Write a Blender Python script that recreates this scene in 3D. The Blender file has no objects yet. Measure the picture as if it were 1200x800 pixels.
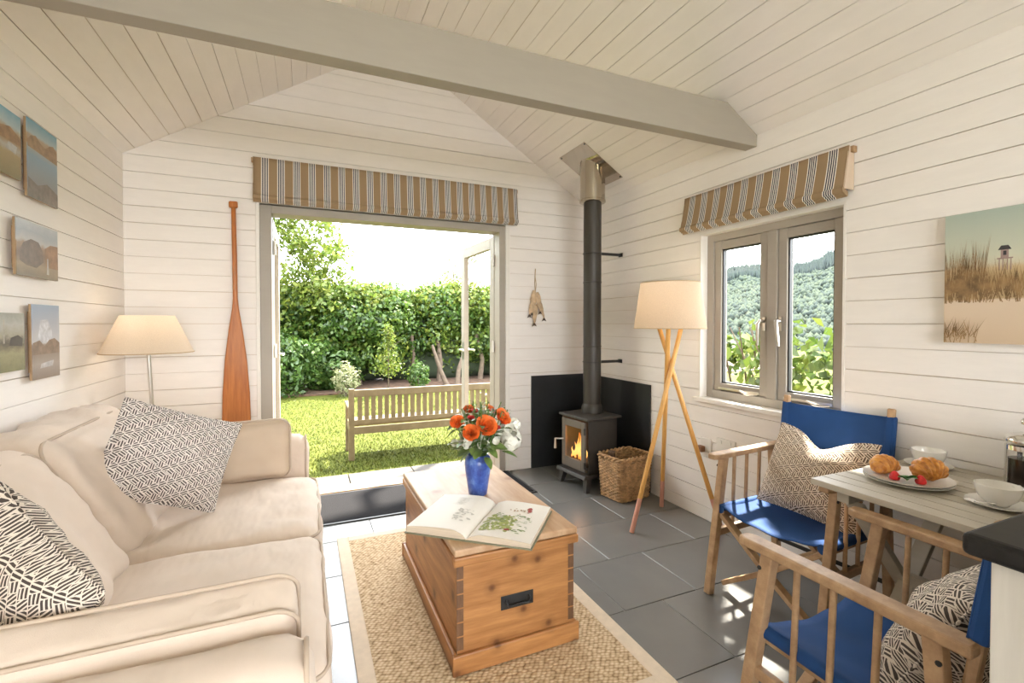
import bpy, bmesh, math, random
import numpy as np
from mathutils import Vector, Matrix, noise as mnoise

# ---------------------------------------------------------------- camera, sky, sun, exposure
scene = bpy.context.scene
C = scene.collection
PI = math.pi
R = math.radians
cam_d = bpy.data.cameras.new('camera')
cam = bpy.data.objects.new('camera', cam_d)
C.objects.link(cam)
cam.location = (0, 0, 1.292)
cam.rotation_euler = (R(89.0), 0, R(-23.6))
cam_d.sensor_width = 36.0
cam_d.lens = 36.0 * 555.0 / 1200.0
cam_d.shift_y = -11.3 / 1200.0
cam_d.clip_start = 0.02
cam_d.clip_end = 1000
scene.camera = cam

vs = scene.view_settings
vs.view_transform = 'Standard'
vs.look = 'None'
vs.gamma = 1.0
vs.use_curve_mapping = False
vs.exposure = 0.48

world = bpy.data.worlds.new('sky')
scene.world = world
world.use_nodes = True
bgn = world.node_tree.nodes['Background']
bgn.inputs['Color'].default_value = (0.93, 0.965, 1.0, 1)
bgn.inputs['Strength'].default_value = 9.5

sun_d = bpy.data.lights.new('sun', 'SUN')
sun_d.energy = 24.0
sun_d.angle = R(2.5)
sun_d.color = (1.0, 0.93, 0.80)
sun = bpy.data.objects.new('sun', sun_d)
C.objects.link(sun)
sun.rotation_euler = Vector((0.45, 0.42, 0.8)).to_track_quat('Z', 'Y').to_euler()


def area(name, loc, direction, sx, sy, energy=0.0, color=(1, 1, 1), portal=False):
    d = bpy.data.lights.new(name, 'AREA')
    d.shape = 'RECTANGLE'
    d.size = sx
    d.size_y = sy
    d.energy = energy
    d.color = color
    if portal:
        d.cycles.is_portal = True
    o = bpy.data.objects.new(name, d)
    C.objects.link(o)
    o.location = loc
    o.rotation_euler = Vector(direction).to_track_quat('-Z', 'Z').to_euler()
    return o


XL, XR, YB, YF = -1.066, 2.41, 3.8, -2.6      # room inside faces
EAVE, APEX, XM = 2.385, 3.468, 0.672
DX0, DX1, DH = -0.215, 1.54, 2.08            # french door opening
WY0, WY1, WZ0, WZ1 = 1.465, 2.395, 0.80, 1.885   # window opening in the right wall
area('door_daylight_portal', (0.66, 3.98, 1.04), (0, -1, 0), 1.75, 2.08, portal=True)
area('window_daylight_portal', (2.62, 1.93, 1.34), (-1, 0, 0), 0.93, 1.08, portal=True)
# added fill lamp behind the camera, outside a made-up rear window
area('rear_fill_light', (0.67, YF - 0.10, 1.25), (0, 1, 0.1), 2.5, 2.0, 40.0, (1.0, 0.965, 0.91))
cy = scene.cycles
cy.max_bounces = 10
cy.diffuse_bounces = 6
cy.glossy_bounces = 4
cy.transmission_bounces = 8
cy.transparent_max_bounces = 12
cy.caustics_reflective = False
cy.caustics_refractive = False
cy.sample_clamp_indirect = 6.0

# ---------------------------------------------------------------- materials
def nmat(name):
    m = bpy.data.materials.new(name)
    m.use_nodes = True
    nt = m.node_tree
    return m, nt, nt.nodes['Principled BSDF']


def lk(nt, a, b):
    nt.links.new(a, b)


def node(nt, kind, **kw):
    n = nt.nodes.new(kind)
    for k, v in kw.items():
        setattr(n, k, v)
    return n


def objco(nt, scale=(1, 1, 1), rot=(0, 0, 0)):
    tc = node(nt, 'ShaderNodeTexCoord')
    mp = node(nt, 'ShaderNodeMapping')
    mp.inputs['Scale'].default_value = scale
    mp.inputs['Rotation'].default_value = rot
    lk(nt, tc.outputs['Object'], mp.inputs['Vector'])
    return mp.outputs['Vector']


def mathn(nt, op, a, b=None, c=None):
    n = node(nt, 'ShaderNodeMath', operation=op)
    for i, v in enumerate((a, b, c)):
        if v is None:
            continue
        if isinstance(v, (int, float)):
            n.inputs[i].default_value = v
        else:
            lk(nt, v, n.inputs[i])
    return n.outputs[0]


def ramp(nt, fac, stops, interp='LINEAR'):
    n = node(nt, 'ShaderNodeValToRGB')
    cr = n.color_ramp
    cr.interpolation = interp
    while len(cr.elements) < len(stops):
        cr.elements.new(0.5)
    for e, (p, c) in zip(cr.elements, stops):
        e.position = p
        e.color = (c[0], c[1], c[2], 1)
    lk(nt, fac, n.inputs['Fac'])
    return n.outputs['Color']


def noise_fac(nt, vec, scale, detail=3.0, rough=0.55):
    n = node(nt, 'ShaderNodeTexNoise')
    n.inputs['Scale'].default_value = scale
    n.inputs['Detail'].default_value = detail
    n.inputs['Roughness'].default_value = rough
    lk(nt, vec, n.inputs['Vector'])
    return n.outputs['Fac']


def add_bump(nt, bsdf, height, strength, dist=0.01):
    b = node(nt, 'ShaderNodeBump')
    b.inputs['Strength'].default_value = strength
    b.inputs['Distance'].default_value = dist
    lk(nt, height, b.inputs['Height'])
    lk(nt, b.outputs['Normal'], bsdf.inputs['Normal'])


def mat(name, col, rough=0.5, metal=0.0, var=0.0, vscale=8.0, bump=0.0, bscale=80.0, stretch=(1, 1, 1), spec=None, coat=0.0, sheen=0.0):
    m, nt, b = nmat(name)
    b.inputs['Base Color'].default_value = (*col, 1)
    b.inputs['Roughness'].default_value = rough
    b.inputs['Metallic'].default_value = metal
    if spec is not None:
        b.inputs['Specular IOR Level'].default_value = spec
    if coat:
        b.inputs['Coat Weight'].default_value = coat
    if sheen:
        b.inputs['Sheen Weight'].default_value = sheen
    if var or bump:
        v = objco(nt, stretch)
    if var:
        f = noise_fac(nt, v, vscale)
        lo = tuple(max(0, c * (1 - var)) for c in col)
        hi = tuple(min(1, c * (1 + var)) for c in col)
        lk(nt, ramp(nt, f, [(0.3, lo), (0.7, hi)]), b.inputs['Base Color'])
    if bump:
        add_bump(nt, b, noise_fac(nt, v, bscale, 2.0), bump)
    return m


def wood(name, dark, light, stretch=(1, 1, 12), scale=3.0, rough=0.45, bump=0.15, knots=None, kaxes='XZ'):
    m, nt, b = nmat(name)
    v = objco(nt, stretch)
    f = noise_fac(nt, v, scale, 5.0, 0.65)
    col = ramp(nt, f, [(0.25, dark), (0.5, tuple((a + c) / 2 for a, c in zip(dark, light))), (0.72, light)])
    if knots:
        sw_ = node(nt, 'ShaderNodeSeparateXYZ')
        cb_ = node(nt, 'ShaderNodeCombineXYZ')
        lk(nt, objco(nt), sw_.inputs[0])
        for i_, ax_ in enumerate(kaxes):
            lk(nt, sw_.outputs[ax_], cb_.inputs[i_])
        v2 = cb_.outputs[0]
        vo = node(nt, 'ShaderNodeTexVoronoi', voronoi_dimensions='2D')
        vo.inputs['Scale'].default_value = knots[0]
        lk(nt, v2, vo.inputs['Vector'])
        kf = ramp(nt, vo.outputs['Distance'], [(0.0, (0.95, 0.95, 0.95)), (0.06, (0.7, 0.7, 0.7)), (0.11, (0.28, 0.28, 0.28)), (0.26, (0, 0, 0))])
        mx = node(nt, 'ShaderNodeMix', data_type='RGBA')
        lk(nt, kf, mx.inputs['Factor'])
        lk(nt, col, mx.inputs['A'])
        mx.inputs['B'].default_value = (*knots[1], 1)
        col = mx.outputs['Result']
    lk(nt, col, b.inputs['Base Color'])
    b.inputs['Roughness'].default_value = rough
    if bump:
        add_bump(nt, b, f, bump, 0.004)
    return m


def glass(name, tint=(1, 1, 1), gloss=1.0):
    m = bpy.data.materials.new(name)
    m.use_nodes = True
    nt = m.node_tree
    nt.nodes.remove(nt.nodes['Principled BSDF'])
    out = nt.nodes['Material Output']
    t = node(nt, 'ShaderNodeBsdfTransparent')
    t.inputs['Color'].default_value = (*tint, 1)
    g = node(nt, 'ShaderNodeBsdfGlossy')
    g.inputs['Roughness'].default_value = 0.01
    fr = node(nt, 'ShaderNodeFresnel')
    fr.inputs['IOR'].default_value = 1.45
    mx = node(nt, 'ShaderNodeMixShader')
    ge = node(nt, 'ShaderNodeNewGeometry')
    front = mathn(nt, 'SUBTRACT', 1.0, ge.outputs['Backfacing'])
    lk(nt, mathn(nt, 'MULTIPLY', mathn(nt, 'MULTIPLY', fr.outputs[0], gloss), front), mx.inputs[0])
    lk(nt, t.outputs[0], mx.inputs[1])
    lk(nt, g.outputs[0], mx.inputs[2])
    lk(nt, mx.outputs[0], out.inputs['Surface'])
    return m


def shade_mat(name, col, weave=400):
    m = bpy.data.materials.new(name)
    m.use_nodes = True
    nt = m.node_tree
    nt.nodes.remove(nt.nodes['Principled BSDF'])
    out = nt.nodes['Material Output']
    d = node(nt, 'ShaderNodeBsdfDiffuse')
    t = node(nt, 'ShaderNodeBsdfTranslucent')
    v = objco(nt, (1, 1, 1))
    f = noise_fac(nt, v, weave, 1.0)
    cr = ramp(nt, f, [(0.3, tuple(c * 0.86 for c in col)), (0.7, col)])
    lk(nt, cr, d.inputs['Color'])
    lk(nt, cr, t.inputs['Color'])
    mx = node(nt, 'ShaderNodeMixShader')
    mx.inputs[0].default_value = 0.45
    lk(nt, d.outputs[0], mx.inputs[1])
    lk(nt, t.outputs[0], mx.inputs[2])
    lk(nt, mx.outputs[0], out.inputs['Surface'])
    return m


def emit(name, col, strength):
    m = bpy.data.materials.new(name)
    m.use_nodes = True
    nt = m.node_tree
    nt.nodes.remove(nt.nodes['Principled BSDF'])
    e = node(nt, 'ShaderNodeEmission')
    e.inputs['Color'].default_value = (*col, 1)
    e.inputs['Strength'].default_value = strength
    lk(nt, e.outputs[0], nt.nodes['Material Output'].inputs['Surface'])
    return m


def leaf_mat(name, stops, rough=0.4, trans=0.35):
    """leaf colour picked at random for every leaf (attribute 'tint')"""
    m = bpy.data.materials.new(name)
    m.use_nodes = True
    nt = m.node_tree
    nt.nodes.remove(nt.nodes['Principled BSDF'])
    at = node(nt, 'ShaderNodeAttribute')
    at.attribute_name = 'tint'
    c = ramp(nt, at.outputs['Fac'], stops)
    d = node(nt, 'ShaderNodeBsdfDiffuse')
    t = node(nt, 'ShaderNodeBsdfTranslucent')
    g = node(nt, 'ShaderNodeBsdfGlossy')
    g.inputs['Roughness'].default_value = rough
    lk(nt, c, d.inputs['Color'])
    lk(nt, c, t.inputs['Color'])
    m1 = node(nt, 'ShaderNodeMixShader')
    m1.inputs[0].default_value = trans
    lk(nt, d.outputs[0], m1.inputs[1])
    lk(nt, t.outputs[0], m1.inputs[2])
    m2 = node(nt, 'ShaderNodeMixShader')
    m2.inputs[0].default_value = 0.03
    lk(nt, m1.outputs[0], m2.inputs[1])
    lk(nt, g.outputs[0], m2.inputs[2])
    lk(nt, m2.outputs[0], nt.nodes['Material Output'].inputs['Surface'])
    return m


def weave_pattern(name, cell, dark, light, rot=0.6):
    """printed cloth: blocks of three parallel bars turned against their neighbours"""
    m, nt, b = nmat(name)
    v = objco(nt, (1 / cell, 1 / cell, 1), (0, 0, rot))
    sp = node(nt, 'ShaderNodeSeparateXYZ')
    lk(nt, v, sp.inputs[0])
    x, y = sp.outputs['X'], sp.outputs['Y']
    # shear alternate rows so that blocks interlock
    ry = mathn(nt, 'FLOOR', y)
    x = mathn(nt, 'ADD', x, mathn(nt, 'MULTIPLY', ry, 0.33))
    idx = mathn(nt, 'MODULO', mathn(nt, 'ADD', mathn(nt, 'ADD', mathn(nt, 'FLOOR', x), mathn(nt, 'MULTIPLY', ry, 2.0)), 300.0), 3.0)

    def bars(cx_, cy_):
        return mathn(nt, 'FRACT', mathn(nt, 'MULTIPLY', mathn(nt, 'ADD', mathn(nt, 'MULTIPLY', x, cx_), mathn(nt, 'MULTIPLY', y, cy_)), 2.8))
    m1 = node(nt, 'ShaderNodeMix')
    lk(nt, mathn(nt, 'GREATER_THAN', idx, 0.5), m1.inputs['Factor'])
    lk(nt, bars(0.0, 1.0), m1.inputs['A'])
    lk(nt, bars(0.87, 0.5), m1.inputs['B'])
    mx = node(nt, 'ShaderNodeMix')
    lk(nt, mathn(nt, 'GREATER_THAN', idx, 1.5), mx.inputs['Factor'])
    lk(nt, m1.outputs[0], mx.inputs['A'])
    lk(nt, bars(0.87, -0.5), mx.inputs['B'])
    bar = mathn(nt, 'GREATER_THAN', mx.outputs[0], 0.42)
    ex = mathn(nt, 'GREATER_THAN', mathn(nt, 'FRACT', x), 0.10)
    ey = mathn(nt, 'GREATER_THAN', mathn(nt, 'FRACT', y), 0.10)
    fac = mathn(nt, 'MULTIPLY', bar, mathn(nt, 'MULTIPLY', ex, ey))
    lk(nt, ramp(nt, fac, [(0.0, light), (1.0, dark)]), b.inputs['Base Color'])
    b.inputs['Roughness'].default_value = 0.85
    b.inputs['Specular IOR Level'].default_value = 0.2
    return m


def stripes(name, repeat):
    m, nt, b = nmat(name)
    v = objco(nt, (1 / repeat, 1, 1))
    sp = node(nt, 'ShaderNodeSeparateXYZ')
    lk(nt, v, sp.inputs[0])
    fr = mathn(nt, 'FRACT', sp.outputs['X'])
    tan, wh, nv = (0.33, 0.228, 0.135), (0.84, 0.81, 0.75), (0.045, 0.05, 0.075)
    st = [(0.0, tan), (0.50, wh), (0.55, nv), (0.61, wh), (0.655, nv), (0.715, wh), (0.76, nv), (0.82, wh), (0.865, nv), (0.925, wh), (0.97, tan)]
    lk(nt, ramp(nt, fr, st, 'CONSTANT'), b.inputs['Base Color'])
    b.inputs['Roughness'].default_value = 0.9
    b.inputs['Specular IOR Level'].default_value = 0.15
    add_bump(nt, b, noise_fac(nt, objco(nt), 500, 1.0), 0.15)
    return m


def photo(name, w, h, stops, amt=0.15, sc=6.0, det=5.0):
    """flat landscape print: colour bands up the sheet, their edges broken by noise"""
    m, nt, b = nmat(name)
    v = objco(nt, (1 / w, 1, 1 / h))
    sp = node(nt, 'ShaderNodeSeparateXYZ')
    lk(nt, v, sp.inputs[0])
    f = noise_fac(nt, v, sc, 9.0, 0.68)
    z = mathn(nt, 'ADD', sp.outputs['Z'], mathn(nt, 'MULTIPLY', mathn(nt, 'SUBTRACT', f, 0.5), amt))
    lk(nt, ramp(nt, z, stops), b.inputs['Base Color'])
    b.inputs['Roughness'].default_value = 0.3
    return m


def paintwood(name, col, rough=0.5, var=0.04):
    m, nt, b = nmat(name)
    v = objco(nt, (1.2, 1.2, 6))
    f = noise_fac(nt, v, 5.0, 4.0, 0.6)
    lk(nt, ramp(nt, f, [(0.3, tuple(c * (1 - var) for c in col)), (0.7, col)]), b.inputs['Base Color'])
    b.inputs['Roughness'].default_value = rough
    b.inputs['Specular IOR Level'].default_value = 0.35
    add_bump(nt, b, noise_fac(nt, v, 18.0, 3.0), 0.08, 0.004)
    return m


M = {}
M['white'] = paintwood('white_boards', (0.87, 0.83, 0.79), 0.5)
M['joint'] = mat('board_joint', (0.66, 0.57, 0.48), 0.8)
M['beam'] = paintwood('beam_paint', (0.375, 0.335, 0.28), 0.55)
M['greige'] = paintwood('greige_paint', (0.39, 0.352, 0.30), 0.45)
M['trimwhite'] = paintwood('trim_white', (0.82, 0.79, 0.74), 0.45)
M['plaster'] = mat('outer_boards', (0.5, 0.47, 0.42), 0.7)
M['grout'] = mat('grout', (0.22, 0.21, 0.20), 0.7)
M['canvas'] = mat('blue_canvas', (0.014, 0.062, 0.21), 0.75, var=0.12, vscale=5, bump=0.15, bscale=700, spec=0.3)
M['oak'] = wood('chair_oak', (0.30, 0.17, 0.085), (0.56, 0.37, 0.21), (6, 6, 6), 3.0, 0.5)
M['sofa'] = mat('beige_linen', (0.70, 0.585, 0.485), 0.85, var=0.04, vscale=6, bump=0.18, bscale=600, spec=0.2, sheen=0.2)
for key in ('sofa',):
    nt = M[key].node_tree
    b = nt.nodes['Principled BSDF']
    v = objco(nt, (1.0, 0.35, 1.0), (0.2, 0.3, 0.5))
    old = b.inputs['Normal'].links[0].from_node
    b2 = node(nt, 'ShaderNodeBump')
    b2.inputs['Strength'].default_value = 0.35
    b2.inputs['Distance'].default_value = 0.03
    lk(nt, noise_fac(nt, v, 13.0, 2.0, 0.5), b2.inputs['Height'])
    lk(nt, b2.outputs['Normal'], old.inputs['Normal'])
M['pipe'] = mat('beige_piping', (0.50, 0.40, 0.31), 0.85)
M['boltan'] = mat('tan_linen', (0.56, 0.445, 0.335), 0.85, var=0.04, vscale=6, bump=0.18, bscale=600, spec=0.2)
M['pattern'] = weave_pattern('maze_print', 0.023, (0.10, 0.083, 0.08), (0.74, 0.69, 0.64), 0.5)
M['pattern2'] = weave_pattern('maze_print_bold', 0.022, (0.075, 0.058, 0.05), (0.70, 0.62, 0.53), 0.9)
M['pattern3'] = weave_pattern('maze_print_brown', 0.024, (0.13, 0.085, 0.06), (0.72, 0.61, 0.49), 0.6)
M['stripe'] = stripes('tan_stripe_cloth', 0.1015)
M['pine'] = wood('old_pine', (0.25, 0.095, 0.026), (0.54, 0.265, 0.095), (1.0, 1.6, 11), 2.6, 0.42, 0.1, (6.5, (0.10, 0.035, 0.012)), 'XZ')
M['pineside'] = wood('old_pine_side', (0.25, 0.095, 0.026), (0.54, 0.265, 0.095), (1.6, 1.0, 11), 2.6, 0.42, 0.1, (4.0, (0.10, 0.035, 0.012)), 'YZ')
M['pinetop'] = wood('worn_pine_lid', (0.42, 0.24, 0.12), (0.62, 0.43, 0.27), (9, 1.2, 5), 2.0, 0.52, 0.1, (3.6, (0.30, 0.15, 0.08)), 'XY')
M['pinedark'] = wood('dark_dovetail', (0.09, 0.045, 0.02), (0.20, 0.10, 0.05), (8, 8, 3), 3.0, 0.5)
M['black'] = mat('black_iron', (0.02, 0.02, 0.02), 0.45)
M['stove'] = mat('stove_paint', (0.042, 0.037, 0.033), 0.5, var=0.08, vscale=20)
M['stovedoor'] = mat('stove_door_paint', (0.14, 0.12, 0.10), 0.45)
M['flue'] = mat('flue_paint', (0.050, 0.044, 0.037), 0.45, 0.2)
M['steel'] = mat('bright_steel', (0.50, 0.445, 0.375), 0.10, 1.0)
M['chrome'] = mat('chrome', (0.75, 0.74, 0.72), 0.12, 1.0)
M['nickel'] = mat('brushed_nickel', (0.62, 0.59, 0.55), 0.3, 1.0)
M['panel'] = mat('black_slate_panel', (0.018, 0.019, 0.02), 0.42, var=0.25, vscale=6)
M['glass'] = glass('clear_glass')
M['stoveglass'] = glass('stove_glass', (0.95, 0.9, 0.85), 0.6)
M['oar'] = wood('varnished_oar', (0.30, 0.085, 0.015), (0.56, 0.20, 0.045), (14, 14, 1.0), 3.0, 0.28, 0.05)
M['shade1'] = shade_mat('cream_shade', (0.80, 0.70, 0.58))
M['shade2'] = shade_mat('linen_shade', (0.72, 0.60, 0.47), 260)
M['lampwood'] = wood('lamp_pole_wood', (0.58, 0.28, 0.06), (0.74, 0.42, 0.13), (9, 9, 1), 3.0, 0.4, 0.04)
M['pinktip'] = mat('pink_dip', (0.62, 0.30, 0.22), 0.5)
M['jute'] = None
M['rugband'] = mat('rug_band', (0.68, 0.565, 0.43), 0.9, var=0.06, vscale=30, bump=0.3, bscale=900)
M['wicker'] = mat('wicker', (0.46, 0.28, 0.135), 0.6, var=0.45, vscale=25)
M['log'] = mat('firewood', (0.10, 0.06, 0.035), 0.9, var=0.4, vscale=30, bump=0.6, bscale=60)
M['china'] = mat('white_china', (0.80, 0.775, 0.73), 0.18, coat=0.3)
M['tablepaint'] = wood('grey_table_paint', (0.42, 0.38, 0.31), (0.52, 0.475, 0.395), (10, 1.2, 10), 2.2, 0.5, 0.06)
M['worktop'] = mat('dark_worktop', (0.016, 0.0145, 0.013), 0.5, var=0.2, vscale=40, spec=0.22)
M['cabinet'] = wood('whitewashed_panel', (0.56, 0.52, 0.45), (0.66, 0.62, 0.55), (14, 14, 1.2), 2.0, 0.6, 0.1)
M['plastic'] = mat('white_plastic', (0.80, 0.78, 0.74), 0.35)
M['brown'] = mat('brown_plastic', (0.25, 0.12, 0.06), 0.5)
M['paper'] = mat('book_paper', (0.82, 0.78, 0.71), 0.7)
M['pageedge'] = mat('page_block', (0.60, 0.50, 0.38), 0.8, var=0.15, vscale=6, stretch=(1, 1, 60))
M['cover'] = mat('book_cover', (0.20, 0.20, 0.13), 0.6)
M['inkgreen'] = mat('print_green', (0.38, 0.42, 0.14), 0.7, var=0.3, vscale=60)
M['inkdark'] = mat('print_dark_green', (0.22, 0.30, 0.12), 0.7, var=0.3, vscale=60)
M['inkred'] = mat('print_red', (0.36, 0.07, 0.06), 0.7)
M['inkbrown'] = mat('print_brown', (0.36, 0.20, 0.10), 0.7)
M['inkgrey'] = mat('print_grey', (0.52, 0.49, 0.43), 0.7)
M['fishwood'] = mat('driftwood', (0.52, 0.38, 0.24), 0.7, var=0.35, vscale=20)
M['fishdark'] = mat('dark_tail', (0.07, 0.045, 0.035), 0.7)
M['string'] = mat('twine', (0.50, 0.38, 0.24), 0.9)
M['croissant'] = None
M['straw'] = mat('strawberry', (0.62, 0.02, 0.02), 0.3, var=0.2, vscale=120)
M['mint'] = mat('mint_leaf', (0.07, 0.22, 0.04), 0.5)
M['coffee'] = mat('coffee', (0.012, 0.006, 0.003), 0.1)
M['rose'] = mat('orange_rose', (0.86, 0.17, 0.03), 0.5, var=0.35, vscale=30)
M['rosebud'] = mat('red_bud', (0.55, 0.03, 0.03), 0.5)
M['bloom'] = mat('white_bloom', (0.80, 0.80, 0.72), 0.6)
M['stem'] = mat('green_stem', (0.10, 0.18, 0.05), 0.6)
M['fleaf'] = mat('bouquet_leaf', (0.13, 0.20, 0.05), 0.45, var=0.4, vscale=20)
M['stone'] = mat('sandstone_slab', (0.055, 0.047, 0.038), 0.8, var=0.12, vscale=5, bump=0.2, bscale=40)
M['sillwood'] = wood('threshold_wood', (0.30, 0.18, 0.09), (0.42, 0.28, 0.15), (1, 10, 10), 2.0)
M['teak'] = wood('bench_teak', (0.13, 0.09, 0.045), (0.21, 0.155, 0.085), (5, 5, 5), 2.0, 0.6)
M['soil'] = mat('leaf_litter', (0.075, 0.04, 0.022), 0.95, var=0.6, vscale=9, bump=0.8, bscale=12)
M['bark'] = mat('bark', (0.085, 0.06, 0.04), 0.9, var=0.3, vscale=12)

# slate
m, nt, b = nmat('slate_tile')
v = objco(nt, (1, 1, 1))
oi = node(nt, 'ShaderNodeObjectInfo')
f = noise_fac(nt, v, 3.5, 6.0, 0.6)
f2 = mathn(nt, 'ADD', mathn(nt, 'MULTIPLY', f, 0.7), mathn(nt, 'MULTIPLY', oi.outputs['Random'], 0.3))
lk(nt, ramp(nt, f2, [(0.25, (0.150, 0.148, 0.142)), (0.55, (0.168, 0.165, 0.157)), (0.8, (0.188, 0.184, 0.173))]), b.inputs['Base Color'])
b.inputs['Roughness'].default_value = 0.27
b.inputs['Specular IOR Level'].default_value = 0.7
add_bump(nt, b, noise_fac(nt, v, 5.0, 2.0), 0.05, 0.004)
M['slate'] = m

# jute rug: woven chevrons
m, nt, b = nmat('jute_weave')
v = objco(nt, (1, 1, 1))
vo = node(nt, 'ShaderNodeTexVoronoi')
vo.inputs['Scale'].default_value = 1.0
vo.inputs['Randomness'].default_value = 0.45
lk(nt, objco(nt, (52, 76, 1), (0, 0, 0.5)), vo.inputs['Vector'])
lk(nt, ramp(nt, vo.outputs['Distance'], [(0.15, (0.72, 0.58, 0.40)), (0.5, (0.52, 0.38, 0.23)), (0.8, (0.22, 0.14, 0.07))]), b.inputs['Base Color'])
b.inputs['Roughness'].default_value = 0.9
b.inputs['Specular IOR Level'].default_value = 0.15
add_bump(nt, b, mathn(nt, 'MULTIPLY', vo.outputs['Distance'], -1.0), 0.8, 0.006)
M['jute'] = m

# door mat: ribbed rubber and fibre
m, nt, b = nmat('ribbed_mat')
v = objco(nt, (1, 1, 1))
ck = node(nt, 'ShaderNodeTexVoronoi')
ck.inputs['Scale'].default_value = 1.0
ck.inputs['Randomness'].default_value = 0.15
lk(nt, objco(nt, (120, 70, 1), (0, 0, 0.78)), ck.inputs['Vector'])
lk(nt, ramp(nt, ck.outputs['Distance'], [(0.2, (0.042, 0.041, 0.043)), (0.6, (0.012, 0.012, 0.013))]), b.inputs['Base Color'])
b.inputs['Roughness'].default_value = 0.6
add_bump(nt, b, mathn(nt, 'MULTIPLY', ck.outputs['Distance'], -1.0), 0.6, 0.006)
b.inputs['Specular IOR Level'].default_value = 0.0
b.inputs['Roughness'].default_value = 0.9
M['mat'] = m

# croissant crust
m, nt, b = nmat('croissant_crust')
at = node(nt, 'ShaderNodeTexNoise')
at.inputs['Scale'].default_value = 45
lk(nt, objco(nt), at.inputs['Vector'])
lk(nt, ramp(nt, at.outputs['Fac'], [(0.3, (0.36, 0.11, 0.015)), (0.55, (0.66, 0.29, 0.055)), (0.75, (0.78, 0.46, 0.14))]), b.inputs['Base Color'])
b.inputs['Roughness'].default_value = 0.35
M['croissant'] = m

# blue glazed vase
m, nt, b = nmat('blue_glaze')
lk(nt, ramp(nt, noise_fac(nt, objco(nt, (1, 1, 0.7)), 28, 4.0, 0.65), [(0.3, (0.02, 0.045, 0.26)), (0.52, (0.05, 0.115, 0.44)), (0.72, (0.16, 0.28, 0.60))]), b.inputs['Base Color'])
b.inputs['Roughness'].default_value = 0.3
b.inputs['Coat Weight'].default_value = 0.3
M['vase'] = m

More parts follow.
